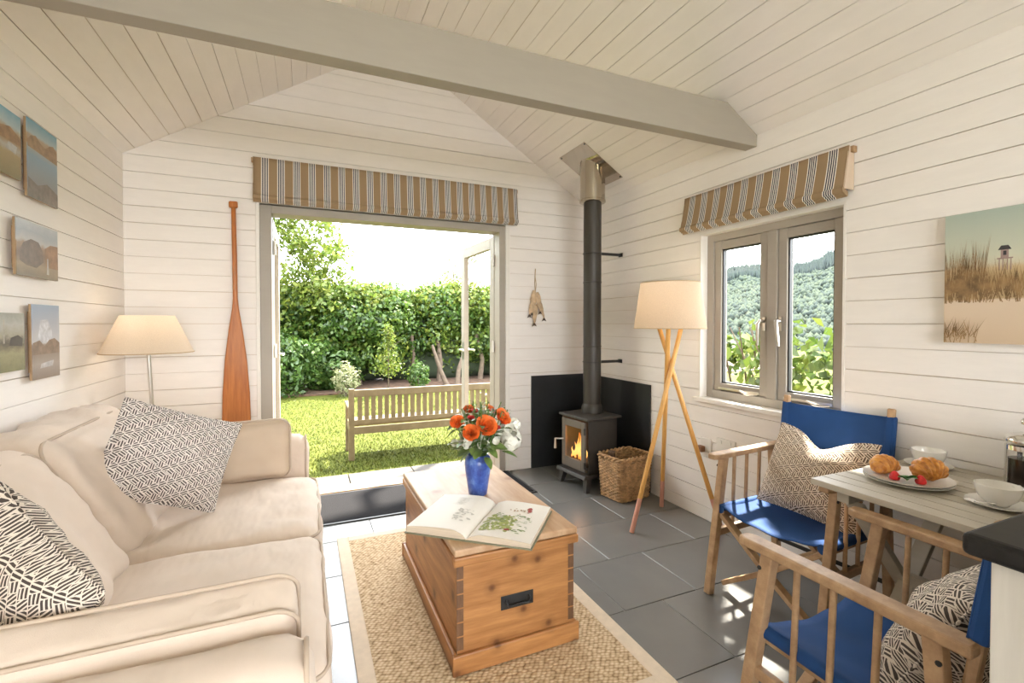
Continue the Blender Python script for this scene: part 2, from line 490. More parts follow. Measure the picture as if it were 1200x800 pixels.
# ---------------------------------------------------------------- mesh helpers
class MB:
    def __init__(self):
        self.v, self.f = [], []

    def add(self, vs_, fs_):
        o = len(self.v)
        self.v += [tuple(p) for p in vs_]
        self.f += [tuple(i + o for i in fc) for fc in fs_]
        return self

    def box(self, x0, x1, y0, y1, z0, z1):
        return self.add([(x0, y0, z0), (x1, y0, z0), (x1, y1, z0), (x0, y1, z0), (x0, y0, z1), (x1, y0, z1), (x1, y1, z1), (x0, y1, z1)],
                        [(0, 3, 2, 1), (4, 5, 6, 7), (0, 1, 5, 4), (1, 2, 6, 5), (2, 3, 7, 6), (3, 0, 4, 7)])

    def bar(self, p0, p1, w, h, up=(0, 0, 1)):
        p0, p1 = Vector(p0), Vector(p1)
        d = (p1 - p0).normalized()
        s = d.cross(Vector(up))
        if s.length < 1e-4:
            s = d.cross(Vector((0, 1, 0)))
        s.normalize()
        u = s.cross(d)
        vv = []
        for p in (p0, p1):
            for a, c in ((-1, -1), (1, -1), (1, 1), (-1, 1)):
                vv.append(p + s * a * w / 2 + u * c * h / 2)
        return self.add(vv, [(3, 2, 1, 0), (4, 5, 6, 7), (0, 1, 5, 4), (1, 2, 6, 5), (2, 3, 7, 6), (3, 0, 4, 7)])

    def prism(self, poly, axis, a0, a1):
        """extrude a 2-D polygon along axis 0/1/2"""
        n = len(poly)
        vv = []
        for a in (a0, a1):
            for p, q in poly:
                vv.append({0: (a, p, q), 1: (p, a, q), 2: (p, q, a)}[axis])
        fs = [tuple(range(n)), tuple(range(2 * n - 1, n - 1, -1))]
        for i in range(n):
            j = (i + 1) % n
            fs.append((j, i, i + n, j + n))
        return self.add(vv, fs)

    def tube(self, pts, r, n=8, closed=False, caps=True, flat=1.0):
        pts = [Vector(p) for p in pts]
        k = len(pts)
        rs = r if isinstance(r, (list, tuple)) else [r] * k
        prev = None
        vv = []
        for i, p in enumerate(pts):
            if closed:
                d = pts[(i + 1) % k] - pts[i - 1]
            else:
                d = pts[min(i + 1, k - 1)] - pts[max(i - 1, 0)]
            d.normalize()
            if prev is None:
                a = Vector((0, 0, 1)) if abs(d.z) < 0.9 else Vector((1, 0, 0))
                s = d.cross(a).normalized()
            else:
                s = (prev - d * prev.dot(d)).normalized()
            prev = s
            u = d.cross(s)
            for j in range(n):
                t = 2 * PI * j / n
                vv.append(p + s * math.cos(t) * rs[i] + u * math.sin(t) * rs[i] * flat)
        fs = []
        for i in range(k if closed else k - 1):
            a, b_ = i * n, ((i + 1) % k) * n
            for j in range(n):
                j2 = (j + 1) % n
                fs.append((a + j, a + j2, b_ + j2, b_ + j))
        if caps and not closed:
            fs.append(tuple(range(n - 1, -1, -1)))
            fs.append(tuple(range((k - 1) * n, k * n)))
        return self.add(vv, fs)

    def lathe(self, prof, c=(0, 0, 0), n=28, sx=1.0, sy=1.0):
        vv, fs = [], []
        for r, z in prof:
            for j in range(n):
                t = 2 * PI * j / n
                vv.append((c[0] + r * sx * math.cos(t), c[1] + r * sy * math.sin(t), c[2] + z))
        for i in range(len(prof) - 1):
            for j in range(n):
                j2 = (j + 1) % n
                fs.append((i * n + j, i * n + j2, (i + 1) * n + j2, (i + 1) * n + j))
        if prof[0][0] > 1e-5:
            fs.append(tuple(range(n - 1, -1, -1)))
        if prof[-1][0] > 1e-5:
            fs.append(tuple(range((len(prof) - 1) * n, len(prof) * n)))
        return self.add(vv, fs)

    def soft(self, c, size, r, puff=(0, 0, 0), n=12, wr=0.0, seed=0, fn=None, wscale=6.0):
        """upholstered block: rounded box with bulging faces and creases"""
        key, vv, fs = {}, [], []
        hx, hy, hz = [s / 2 for s in size]

        def vert(a, b_, c_):
            k = (round(a, 5), round(b_, 5), round(c_, 5))
            if k in key:
                return key[k]
            p = Vector((a * hx, b_ * hy, c_ * hz))
            q = Vector((max(-hx + r, min(hx - r, p.x)), max(-hy + r, min(hy - r, p.y)), max(-hz + r, min(hz - r, p.z))))
            d = p - q
            if d.length > 1e-6:
                d.normalize()
                p2 = q + d * r
            else:
                p2 = p.copy()
                d = Vector((0, 0, 0))
            bx = (1 - b_ * b_) * (1 - c_ * c_)
            by = (1 - a * a) * (1 - c_ * c_)
            bz = (1 - a * a) * (1 - b_ * b_)
            p2.x += puff[0] * a * abs(a) * bx ** 0.6 if bx > 0 else 0
            p2.y += puff[1] * b_ * abs(b_) * by ** 0.6 if by > 0 else 0
            p2.z += puff[2] * c_ * abs(c_) * bz ** 0.6 if bz > 0 else 0
            if wr:
                nv = mnoise.noise(Vector((p2.x * wscale + seed * 7.3, p2.y * wscale * 1.7, p2.z * wscale + seed)))
                nv += 0.5 * mnoise.noise(Vector((p2.x * wscale * 3, p2.y * wscale * 3 + seed, p2.z * wscale * 3)))
                p2 += d * (nv * wr)
            if fn:
                p2 = fn(p2)
            key[k] = len(vv)
            vv.append((p2.x + c[0], p2.y + c[1], p2.z + c[2]))
            return key[k]

        def t(i):
            x = -1 + 2 * i / n
            return math.copysign(abs(x) ** 0.75, x) if True else x
        for s in (-1, 1):
            for ax in range(3):
                for i in range(n):
                    for j in range(n):
                        q = []
                        for ii, jj in ((i, j), (i + 1, j), (i + 1, j + 1), (i, j + 1)):
                            e = [0, 0, 0]
                            e[ax] = s
                            e[(ax + 1) % 3] = t(ii)
                            e[(ax + 2) % 3] = t(jj)
                            q.append(vert(*e))
                        if s < 0:
                            q.reverse()
                        if len(set(q)) >= 3:
                            fs.append(tuple(dict.fromkeys(q)))
        return self.add(vv, fs)

    def grid(self, fn, nu, nv, flip=False):
        vv = [fn(i / nu, j / nv) for j in range(nv + 1) for i in range(nu + 1)]
        fs = []
        for j in range(nv):
            for i in range(nu):
                a = j * (nu + 1) + i
                q = (a, a + 1, a + nu + 2, a + nu + 1)
                fs.append(q[::-1] if flip else q)
        return self.add(vv, fs)

    def shift(self, dx, dy, dz):
        self.v = [(x + dx, y + dy, z + dz) for x, y, z in self.v]
        return self


def build(name, mb, mt, parent=None, smooth=None, bevel=0.0, seg=2, local=False, solid=0.0, sub=0):
    me = bpy.data.meshes.new(name)
    vv = mb.v
    if parent is not None and not local:
        p = parent
        off = Vector((0, 0, 0))
        while p is not None:
            off += p.location
            p = p.parent
        vv = [(x - off.x, y - off.y, z - off.z) for x, y, z in vv]
    me.from_pydata(vv, [], mb.f)
    me.validate()
    me.update()
    me.materials.append(mt)
    if smooth is not None:
        me.shade_smooth()
        if smooth < 180:
            me.set_sharp_from_angle(angle=R(smooth))
    o = bpy.data.objects.new(name, me)
    C.objects.link(o)
    if parent is not None:
        o.parent = parent
    if solid:
        s = o.modifiers.new('thickness', 'SOLIDIFY')
        s.thickness = solid
        s.offset = 0
    if bevel:
        bv = o.modifiers.new('edges', 'BEVEL')
        bv.width = bevel
        bv.segments = seg
        bv.limit_method = 'ANGLE'
        bv.angle_limit = R(40)
    if sub:
        sb = o.modifiers.new('soft', 'SUBSURF')
        sb.levels = sub
        sb.render_levels = sub
    return o


def tag(o, label, cat, group=None, kind=None):
    o['label'] = label
    o['category'] = cat
    if group:
        o['group'] = group
    if kind:
        o['kind'] = kind
    return o


def thing(name, loc, label, cat, rz=0.0, group=None, kind=None):
    o = bpy.data.objects.new(name, None)
    o.empty_display_size = 0.1
    C.objects.link(o)
    o.location = loc
    o.rotation_euler = (0, 0, rz)
    return tag(o, label, cat, group, kind)


def struct(o, label=None, cat=None):
    o['kind'] = 'structure'
    if label:
        o['label'] = label
        o['category'] = cat
    return o


def copy_tree(o, parent=None):
    c = o.copy()
    C.objects.link(c)
    c.parent = parent
    for ch in list(o.children):
        copy_tree(ch, c)
    return c


def place(o, origin, xd, yd):
    """lay an object's local x and y axes along two world directions"""
    x = Vector(xd).normalized()
    y = Vector(yd)
    y = (y - x * y.dot(x)).normalized()
    z = x.cross(y)
    mw = Matrix.Identity(4)
    for i in range(3):
        mw[i][0], mw[i][1], mw[i][2], mw[i][3] = x[i], y[i], z[i], origin[i]
    o.matrix_basis = mw


def mesh_np(name, verts, faces4, mt, tint=None, parent=None):
    me = bpy.data.meshes.new(name)
    nv, nf = len(verts), len(faces4)
    k = faces4.shape[1]
    me.vertices.add(nv)
    me.vertices.foreach_set('co', verts.astype(np.float32).ravel())
    me.loops.add(nf * k)
    me.loops.foreach_set('vertex_index', faces4.astype(np.int32).ravel())
    me.polygons.add(nf)
    me.polygons.foreach_set('loop_start', np.arange(0, nf * k, k, dtype=np.int32))
    me.update(calc_edges=True)
    if tint is not None:
        a = me.attributes.new('tint', 'FLOAT', 'POINT')
        a.data.foreach_set('value', tint.astype(np.float32))
    me.materials.append(mt)
    o = bpy.data.objects.new(name, me)
    C.objects.link(o)
    if parent is not None:
        o.parent = parent
    return o


RNG = np.random.default_rng(7)


def leaves(name, pts, size, mt, parent=None, normals=None, jitter=0.9, aspect=0.55, rng=RNG, base=None):
    """one folded leaf (4 corners) at every point"""
    n = len(pts)
    if parent is not None:
        pts = pts - np.array(parent.location)
    d = rng.normal(size=(n, 3))
    if normals is not None:
        d = normals + jitter * d * 0.6
    d /= np.linalg.norm(d, axis=1, keepdims=True) + 1e-9
    a = rng.normal(size=(n, 3))
    a -= d * (a * d).sum(1, keepdims=True)
    a /= np.linalg.norm(a, axis=1, keepdims=True) + 1e-9
    s = np.cross(d, a)
    L = (size * rng.uniform(0.6, 1.3, n))[:, None]
    v0 = pts - a * L * 0.5
    v1 = pts + s * L * aspect * 0.5 + d * L * 0.12
    v2 = pts + a * L * 0.5
    v3 = pts - s * L * aspect * 0.5 + d * L * 0.12
    V = np.stack([v0, v1, v2, v3], 1).reshape(-1, 3)
    Fq = np.arange(n * 4).reshape(n, 4)
    tint = np.repeat(np.clip((rng.normal(0.5, 0.22, n) if base is None else base + rng.normal(0, 0.15, n)), 0, 1), 4)
    return mesh_np(name, V, Fq, mt, tint, parent)


# ---------------------------------------------------------------- the room shell
PITCH, GAP = 0.1095, 0.0035
TH = 0.012                                    # board thickness
WALLT = 0.15
rnd = random.Random(3)


def sub_rect(r, holes):
    """rectangle (a0,a1,z0,z1) minus holes"""
    out = [r]
    for h in holes:
        nxt = []
        for a0, a1, z0, z1 in out:
            if h[1] <= a0 or h[0] >= a1 or h[3] <= z0 or h[2] >= z1:
                nxt.append((a0, a1, z0, z1))
                continue
            if a0 < h[0]:
                nxt.append((a0, h[0], z0, z1))
            if a1 > h[1]:
                nxt.append((h[1], a1, z0, z1))
            m0, m1 = max(a0, h[0]), min(a1, h[1])
            if z0 < h[2] - 0.012:
                nxt.append((m0, m1, z0, h[2]))
            if z1 > h[3] + 0.012:
                nxt.append((m0, m1, h[3], z1))
        out = nxt
    return out


rows = []
z = 0.088 - PITCH
while z < 3.6:
    g = rnd.choice((0.0022, 0.0026, 0.003, 0.0036, 0.0045))
    rows.append((max(z, 0.002), z + PITCH - g))
    z += PITCH

# floor and tiles
floor = struct(build('floor', MB().box(XL - WALLT, XR + WALLT, YF - WALLT, YB + WALLT, -0.16, -0.004), M['grout']), 'grey slate tiled floor of the room', 'floor')
tiles_joint = {0: [1.312, 1.735], 1: [1.518, 2.138], 2: [1.931, 1.31], 3: [1.62, 1.0], 4: [1.93, 1.31], -1: [1.522, 0.9], -2: [1.2], -3: [1.7], -4: [1.4]}
for k in range(-10, 5):
    y0 = 1.73 + 0.4145 * k
    y1 = min(y0 + 0.4145, YB)
    if y1 - y0 < 0.03:
        continue
    base = sorted(tiles_joint.get(k, [1.3 + 0.21 * (k % 3)]))
    xs = list(base)
    while xs[0] > XL:
        xs.insert(0, xs[0] - 0.62)
    while xs[-1] < XR:
        xs.append(xs[-1] + 0.62)
    for a, c in zip(xs[:-1], xs[1:]):
        a, c = max(a, XL), min(c, XR)
        if c - a > 0.02:
            build('tile', MB().box(a + 0.0022, c - 0.0022, y0 + 0.0022, y1 - 0.0022, -0.012, 0.0), M['slate'], floor, bevel=0.0015, seg=1)

# left wall
wl = struct(build('wall_left', MB().box(XL - WALLT, XL - TH, YF - WALLT, YB + WALLT, -0.3, EAVE + 0.05), M['joint']), 'white painted board wall behind the sofa', 'wall')
for z0, z1 in rows:
    if z0 > EAVE:
        break
    build('board', MB().box(XL - TH, XL, YF, YB, z0, min(z1, EAVE)), M['white'], wl)
# right wall with window opening
wr_ = MB()
for r_ in sub_rect((YF - WALLT, YB + WALLT, -0.3, EAVE + 0.05), [(WY0, WY1, WZ0, WZ1)]):
    wr_.box(XR + TH, XR + WALLT, r_[0], r_[1], r_[2], r_[3])
wr = struct(build('wall_right', wr_, M['joint']), 'white painted board wall with the window', 'wall')
for z0, z1 in rows:
    if z0 > EAVE:
        break
    for a0, a1, b0, b1 in sub_rect((YF, YB, z0, min(z1, EAVE)), [(WY0, WY1, WZ0, WZ1)]):
        build('board', MB().box(XR, XR + TH, a0, a1, b0, b1), M['white'], wr)
# gable walls
SL = (APEX - EAVE) / (XM - XL)


def roof_z(x):
    return EAVE + SL * (x - XL) if x < XM else EAVE + SL * (XR - x)


def gable_board(mb, a0, a1, z0, z1, y0, y1):
    """board clipped by the roof slopes"""
    if z0 >= APEX - 0.01:
        return False
    poly = [(a0, z0), (a1, z0), (a1, z1), (a0, z1)]
    for sgn in (1, -1):                         # keep z <= EAVE + SL*(dist from that wall)
        def val(p):
            return EAVE + SL * ((p[0] - XL) if sgn > 0 else (XR - p[0])) - p[1]
        out = []
        for i in range(len(poly)):
            p, q = poly[i], poly[(i + 1) % len(poly)]
            vp, vq = val(p), val(q)
            if vp >= 0:
                out.append(p)
            if vp * vq < 0:
                t = vp / (vp - vq)
                out.append((p[0] + t * (q[0] - p[0]), p[1] + t * (q[1] - p[1])))
        poly = out
        if len(poly) < 3:
            return False
    mb.prism(poly, 1, y0, y1)
    return True


def gable_wall(name, y0, y1, openings, label):
    mb = MB()
    for (a0, a1, b0, b1) in sub_rect((XL - WALLT, XR + WALLT, -0.3, EAVE), openings):
        mb.box(a0, a1, y0, y1, b0, b1)
    mb.prism([(XL - WALLT, EAVE), (XR + WALLT, EAVE), (XM, APEX + 0.08)], 1, y0, y1)
    return struct(build(name, mb, M['joint']), label, 'wall')


DO = (DX0 - 0.085, DX1 + 0.08, -0.2, DH + 0.065)
wb = gable_wall('wall_back', YB + TH, YB + WALLT, [DO], 'white painted board gable wall around the french doors')
for z0, z1 in rows:
    for a0, a1, b0, b1 in sub_rect((XL, XR, z0, z1), [DO]):
        mb = MB()
        if gable_board(mb, a0, a1, b0, b1, YB, YB + TH):
            build('board', mb, M['white'], wb)
RO = (-0.60, 1.95, 0.15, 2.25)
wf = gable_wall('wall_rear', YF - WALLT, YF - TH, [RO], 'white painted board gable wall behind the camera')
for z0, z1 in rows:
    for a0, a1, b0, b1 in sub_rect((XL, XR, z0, z1), [RO]):
        mb = MB()
        if gable_board(mb, a0, a1, b0, b1, YF - TH, YF):
            build('board', mb, M['white'], wf)
wnd2 = struct(build('added_rear_window', MB().box(-0.60, 1.95, YF - 0.06, YF - 0.02, 0.15, 0.20).box(-0.60, 1.95, YF - 0.06, YF - 0.02, 2.2, 2.25).box(-0.6, -0.55, YF - 0.06, YF - 0.02, 0.15, 2.25).box(1.9, 1.95, YF - 0.06, YF - 0.02, 0.15, 2.25).box(0.65, 0.70, YF - 0.06, YF - 0.02, 0.15, 2.25), M['greige']))  # unseen rear glazing, made up as an opening for the fill lamp
build('pane', MB().box(-0.55, 1.90, YF - 0.045, YF - 0.04, 0.20, 2.20), M['glass'], wnd2)

# ceiling: two board-clad slopes
n_l = math.hypot(XM - XL, APEX - EAVE)
for side in (0, 1):
    x_e = XL if side == 0 else XR
    sg = 1 if side == 0 else -1
    ux, uz = sg * (XM - XL) / n_l, (APEX - EAVE) / n_l       # up the slope
    nx, nz = -sg * abs(uz), abs(ux)                         # outward
    Y0, Y1 = YF - WALLT - 0.3, YB + WALLT + 0.85  # gable overhang out of view, deepened to shade the open door leaves

    def P(s, o_, y):
        return (x_e + ux * s + nx * o_, y, EAVE + uz * s + nz * o_)

    def slab(s0, s1, o0, o1, y0, y1):
        vv = [P(s0, o0, y0), P(s1, o0, y0), P(s1, o0, y1), P(s0, o0, y1), P(s0, o1, y0), P(s1, o1, y0), P(s1, o1, y1), P(s0, o1, y1)]
        return MB().add(vv, [(0, 3, 2, 1), (4, 5, 6, 7), (0, 1, 5, 4), (1, 2, 6, 5), (2, 3, 7, 6), (3, 0, 4, 7)])
    cl = struct(build('ceiling_left' if side == 0 else 'ceiling_right', slab(-0.45, n_l + 0.02, TH, 0.12, Y0, Y1), M['joint']),
                ('white boarded ceiling slope above the sofa' if side == 0 else 'white boarded ceiling slope above the window wall'), 'ceiling')
    s = -0.03
    while s < n_l - 0.01:
        g = rnd.choice((0.002, 0.0024, 0.003, 0.0036))
        s1 = min(s + PITCH * 1.0 - g, n_l)
        build('board', slab(max(s, 0.0), s1, 0.0, TH, YF, YB), M['white'], cl)
        s += PITCH

# tie beam
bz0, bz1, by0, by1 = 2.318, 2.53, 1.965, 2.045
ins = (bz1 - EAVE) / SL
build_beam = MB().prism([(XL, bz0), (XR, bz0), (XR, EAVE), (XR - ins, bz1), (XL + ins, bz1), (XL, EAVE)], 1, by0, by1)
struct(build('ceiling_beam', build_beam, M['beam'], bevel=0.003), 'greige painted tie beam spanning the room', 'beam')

# ---------------------------------------------------------------- french doors
fd = thing('door_1', (0.66, 3.86, 0), 'greige painted french doors standing open to the garden', 'door', kind='structure')
FRW = 0.075
build('door_frame', MB().box(DX0 - 0.075, DX0, YB - 0.004, YB + WALLT + 0.01, 0, DH + 0.055), M['greige'], fd, bevel=0.003)
build('door_frame', MB().box(DX1, DX1 + 0.055, YB - 0.004, YB + WALLT + 0.01, 0, DH + 0.055), M['greige'], fd, bevel=0.003)
build('door_frame', MB().box(DX0, DX1, YB - 0.004, YB + WALLT + 0.01, DH, DH + 0.055), M['greige'], fd, bevel=0.003)
build('door_trim', MB().box(DX0 - 0.100, DX0 - 0.0755, YB - 0.012, YB + 0.02, 0, DH + 0.08), M['trimwhite'], fd, bevel=0.002)
build('door_trim', MB().box(DX1 + 0.0555, DX1 + 0.095, YB - 0.012, YB + 0.02, 0, DH + 0.08), M['trimwhite'], fd, bevel=0.002)
build('threshold', MB().box(DX0 - 0.06, DX1 + 0.05, YB + 0.02, YB + WALLT + 0.03, -0.05, 0.012), M['sillwood'], fd, bevel=0.004)


def door_leaf(hx, sgn, ang):
    """leaf of 0.86 x 2.05 hinged at hx; sgn: direction from hinge along the closed leaf"""
    w, h, t = 0.86, 2.045, 0.048
    lf = bpy.data.objects.new('door_leaf', None)
    C.objects.link(lf)
    lf.parent = fd
    lf.location = (hx - fd.location.x, 3.915 - fd.location.y, 0.02)
    lf.rotation_euler = (0, 0, ang)
    s, bt, tp = 0.095, 0.18, 0.10

    def X(a):
        return sgn * a
    def bx(a0, a1, z0, z1, t0=0.0, t1=t):
        x0, x1 = sorted((X(a0), X(a1)))
        return MB().box(x0, x1, t0, t1, z0, z1)
    build('stile', bx(0, s, 0, h), M['greige'], lf, bevel=0.003, local=True)
    build('stile', bx(w - s, w, 0, h), M['greige'], lf, bevel=0.003, local=True)
    build('rail', bx(s, w - s, 0, bt), M['greige'], lf, bevel=0.003, local=True)
    build('rail', bx(s, w - s, h - tp, h), M['greige'], lf, bevel=0.003, local=True)
    build('pane', bx(s, w - s, bt, h - tp, 0.02, 0.026), M['glass'], lf, local=True)
    hd = MB()
    for side in (-1, 1):
        yy = -0.035 if side < 0 else t + 0.035
        y_in = -0.002 if side < 0 else t + 0.002
        hd.tube([(X(w - 0.05), y_in, 1.0), (X(w - 0.05), yy, 1.0), (X(w - 0.16), yy, 1.0)], 0.009, 8)
        hd.box(min(X(w - 0.07), X(w - 0.03)), max(X(w - 0.07), X(w - 0.03)), min(y_in, 0 if side < 0 else t), max(y_in, 0 if side < 0 else t), 0.90, 1.08)
    build('door_handle', hd, M['nickel'], lf, smooth=40, local=True)
    for hz in (0.2, 1.02, 1.78):
        build('hinge', MB().tube([(0, -0.008, hz), (0, -0.008, hz + 0.10)], 0.010, 8).box(min(X(0.0), X(0.035)), max(X(0.0), X(0.035)), -0.004, 0.0, hz, hz + 0.1), M['plastic'], lf, smooth=40, local=True)
    return lf


door_leaf(DX1 - 0.005, -1, R(-88))
door_leaf(DX0 + 0.005, 1, R(90))

# stone step and threshold outside
stp = thing('stone_step', (0.66, 4.12, -0.25), 'pale sandstone step outside the french doors', 'step')
xs = [-0.9, -0.1, 0.33, 0.87, 1.45, 2.2]
for a, c in zip(xs[:-1], xs[1:]):
    build('slab', MB().box(a + 0.003, c - 0.003, YB + WALLT + 0.035, 4.30, -0.25, -0.006), M['stone'], stp, bevel=0.004)

# ---------------------------------------------------------------- window in the right wall
w1 = thing('window_1', (XR + 0.08, 1.93, WZ0), 'greige casement window with two glazed sashes beside the blue chair', 'window', kind='structure')
# white reveal lining
build('reveal', MB().box(XR - 0.002, XR + 0.075, WY1 - 0.012, WY1, WZ0, WZ1), M['trimwhite'], w1)
build('reveal', MB().box(XR - 0.002, XR + 0.075, WY0, WY0 + 0.012, WZ0, WZ1), M['trimwhite'], w1)
build('reveal', MB().box(XR - 0.002, XR + 0.075, WY0 + 0.012, WY1 - 0.012, WZ1 - 0.012, WZ1), M['trimwhite'], w1)
build('window_sill', MB().box(XR - 0.03, XR + 0.075, WY0 - 0.03, WY1 + 0.03, WZ0 - 0.022, WZ0 + 0.006), M['trimwhite'], w1, bevel=0.004)
FX0, FX1 = XR + 0.055, XR + 0.125
yy0, yy1, zz0, zz1 = WY0 + 0.012, WY1 - 0.012, WZ0 + 0.006, WZ1 - 0.012
fw = 0.05
ym = 1.905
fr = MB().box(FX0, FX1, yy0, yy0 + fw * 0.6, zz0, zz1).box(FX0, FX1, yy1 - fw, yy1, zz0, zz1)
fr.box(FX0, FX1, yy0 + fw * 0.6, yy1 - fw, zz1 - fw * 0.9, zz1).box(FX0, FX1, yy0 + fw * 0.6, yy1 - fw, zz0, zz0 + fw)
fr.box(FX0, FX1, ym - 0.03, ym + 0.03, zz0 + fw, zz1 - fw * 0.9)
build('window_frame', fr, M['greige'], w1, bevel=0.003)
for (a0, a1, hy) in ((yy0 + fw * 0.6, ym - 0.03, ym - 0.052), (ym + 0.03, yy1 - fw, ym + 0.052)):
    sb_ = MB()
    sx0, sx1, sw, swb = FX0 + 0.012, FX1 - 0.005, 0.055, 0.05
    sb_.box(sx0, sx1, a0 + 0.003, a0 + sw, zz0 + fw, zz1 - fw * 0.9).box(sx0, sx1, a1 - sw, a1 - 0.003, zz0 + fw, zz1 - fw * 0.9)
    sb_.box(sx0, sx1, a0 + sw, a1 - sw, zz0 + fw + 0.003, zz0 + fw + swb).box(sx0, sx1, a0 + sw, a1 - sw, zz1 - fw * 0.9 - 0.055, zz1 - fw * 0.9 - 0.003)
    sh = build('sash', sb_, M['greige'], w1, bevel=0.003)
    build('pane', MB().box(sx0 + 0.02, sx0 + 0.026, a0 + sw, a1 - sw, zz0 + fw + swb, zz1 - fw * 0.9 - 0.055), M['glass'], sh)
    gk = MB()
    g0, g1, h0, h1 = a0 + sw, a1 - sw, zz0 + fw + swb, zz1 - fw * 0.9 - 0.055
    gk.box(sx0 + 0.012, sx0 + 0.034, g0, g0 + 0.009, h0, h1).box(sx0 + 0.012, sx0 + 0.034, g1 - 0.009, g1, h0, h1)
    gk.box(sx0 + 0.012, sx0 + 0.034, g0, g1, h0, h0 + 0.009).box(sx0 + 0.012, sx0 + 0.034, g0, g1, h1 - 0.009, h1)
    build('gasket', gk, M['black'], sh)
    d = 1 if hy > ym else -1
    hd = MB()
    hd.box(sx0 - 0.010, sx0, hy - 0.009, hy + 0.009, 1.25, 1.33)
    hd.tube([(sx0 - 0.005, hy, 1.305), (sx0 - 0.045, hy, 1.305), (sx0 - 0.05, hy + d * 0.006, 1.29), (sx0 - 0.045, hy + d * 0.012, 1.22), (sx0 - 0.04, hy + d * 0.014, 1.165)], [0.010, 0.010, 0.011, 0.010, 0.008], 8)
    build('window_handle', hd, M['nickel'], sh, smooth=50)
    st_ = MB()
    st_.bar((sx0 - 0.012, a0 + 0.05, zz0 + fw + 0.018), (sx0 - 0.012, a1 - 0.05, zz0 + fw + 0.018), 0.006, 0.012)
    st_.tube([(sx0 - 0.012, a0 + 0.06, zz0 + fw + 0.012), (sx0 - 0.03, a0 + 0.12, zz0 + fw + 0.004), (sx0 - 0.02, a0 + 0.18, zz0 + fw + 0.02)], 0.006, 6)
    build('casement_stay', st_, M['nickel'], sh, smooth=50)

# ---------------------------------------------------------------- roman blinds
def roman_blind(name, loc, rz, L, Hh, dep, label):
    t = thing(name, loc, label, 'blind', rz)      # local x along the wall, -y into the room, z up; origin at top back left
    build('headrail', MB().box(-0.012, L + 0.012, -0.03, 0, -0.03, 0.0), M['oak'], t, local=True, bevel=0.002)

    def f(u, v_):
        x = u * L
        wv = 0.004 * math.sin(u * 23) * v_
        return (x, -0.033 - dep * (0.15 + 0.85 * v_ ** 1.3) - wv, 0.002 - v_ * (Hh - 0.028))
    build('cloth_panel', MB().grid(f, 60, 8), M['stripe'], t, smooth=180, local=True, solid=0.004)
    for k in range(3):
        y0 = -0.036 - dep * 1.0 + 0.014 * k
        zc = -(Hh - 0.024) - 0.008 * k
        prof = []
        for j in range(14):
            a = 2 * PI * j / 14
            prof.append((y0 + 0.008 * math.cos(a), zc + 0.015 * math.sin(a)))
        build('fold', MB().prism(prof, 0, 0.0, L), M['stripe'], t, smooth=50, local=True)
    build('side_return', MB().prism([(-0.002, -0.002), (-0.033 - dep * 0.15, -0.002), (-0.033 - dep, -(Hh - 0.03)), (-0.002, -(Hh - 0.03))], 0, L - 0.004, L), M['boltan'], t, local=True)
    build('side_return', MB().prism([(-0.002, -0.002), (-0.033 - dep * 0.15, -0.002), (-0.033 - dep, -(Hh - 0.03)), (-0.002, -(Hh - 0.03))], 0, 0.0, 0.004), M['boltan'], t, local=True)
    return t


roman_blind('roman_blind', (-0.325, YB - 0.001, 2.452), 0.0, 2.015, 0.305, 0.035, 'tan striped roman blind gathered above the french doors')
roman_blind('roman_blind', (XR - 0.001, 2.49, 2.135), R(-90), 1.06, 0.235, 0.045, 'tan striped roman blind gathered above the casement window')

# ---------------------------------------------------------------- garden
GZ = -0.25
m, nt, b = nmat('lawn')
v = objco(nt)
ff = mathn(nt, 'ADD', mathn(nt, 'MULTIPLY', noise_fac(nt, v, 1.2, 4.0), 0.5), mathn(nt, 'MULTIPLY', noise_fac(nt, v, 40, 3.0), 0.5))
lk(nt, ramp(nt, ff, [(0.3, (0.045, 0.062, 0.008)), (0.55, (0.072, 0.082, 0.013)), (0.75, (0.105, 0.104, 0.024))]), b.inputs['Base Color'])
b.inputs['Roughness'].default_value = 0.9
b.inputs['Specular IOR Level'].default_value = 0.1
add_bump(nt, b, noise_fac(nt, v, 60, 3.0), 0.6, 0.03)
M['lawn'] = m
lawn = struct(build('lawn', MB().box(-14, 26, -12, 30, GZ - 0.3, GZ), M['lawn']), 'sunlit mown lawn outside the doors', 'lawn')
# cabin footing hides the gap below the floor
M['grass'] = leaf_mat('grass_blade', [(0.0, (0.042, 0.066, 0.008)), (0.5, (0.074, 0.09, 0.013)), (1.0, (0.115, 0.112, 0.026))], 0.5, 0.3)
ng = 42000
gy = 4.36 + (10.5 - 4.36) * RNG.random(ng) ** 1.5
gx = -1.2 + RNG.random(ng) * (0.55 * gy + 1.6)
ph = RNG.random(ng) * 2 * PI
hgt = RNG.uniform(0.012, 0.035, ng)
bl = np.stack([gx, gy, np.full(ng, GZ)], 1)
wv_ = np.stack([np.cos(ph), np.sin(ph), np.zeros(ng)], 1) * 0.006
tp_ = np.stack([RNG.normal(0, 0.012, ng), RNG.normal(0, 0.012, ng), hgt], 1)
V = np.stack([bl - wv_, bl + wv_, bl + tp_], 1).reshape(-1, 3)
go = mesh_np('grass', V, np.arange(ng * 3).reshape(ng, 3), M['grass'], np.repeat(RNG.random(ng), 3))
tag(go, 'short sunlit grass growing on the lawn', 'grass', kind='stuff')

struct(build('planting_bed', MB().box(-9, 16, 10.9, 14, GZ, GZ + 0.03), M['soil']), 'bare brown planting bed along the foot of the hedge', 'soil')

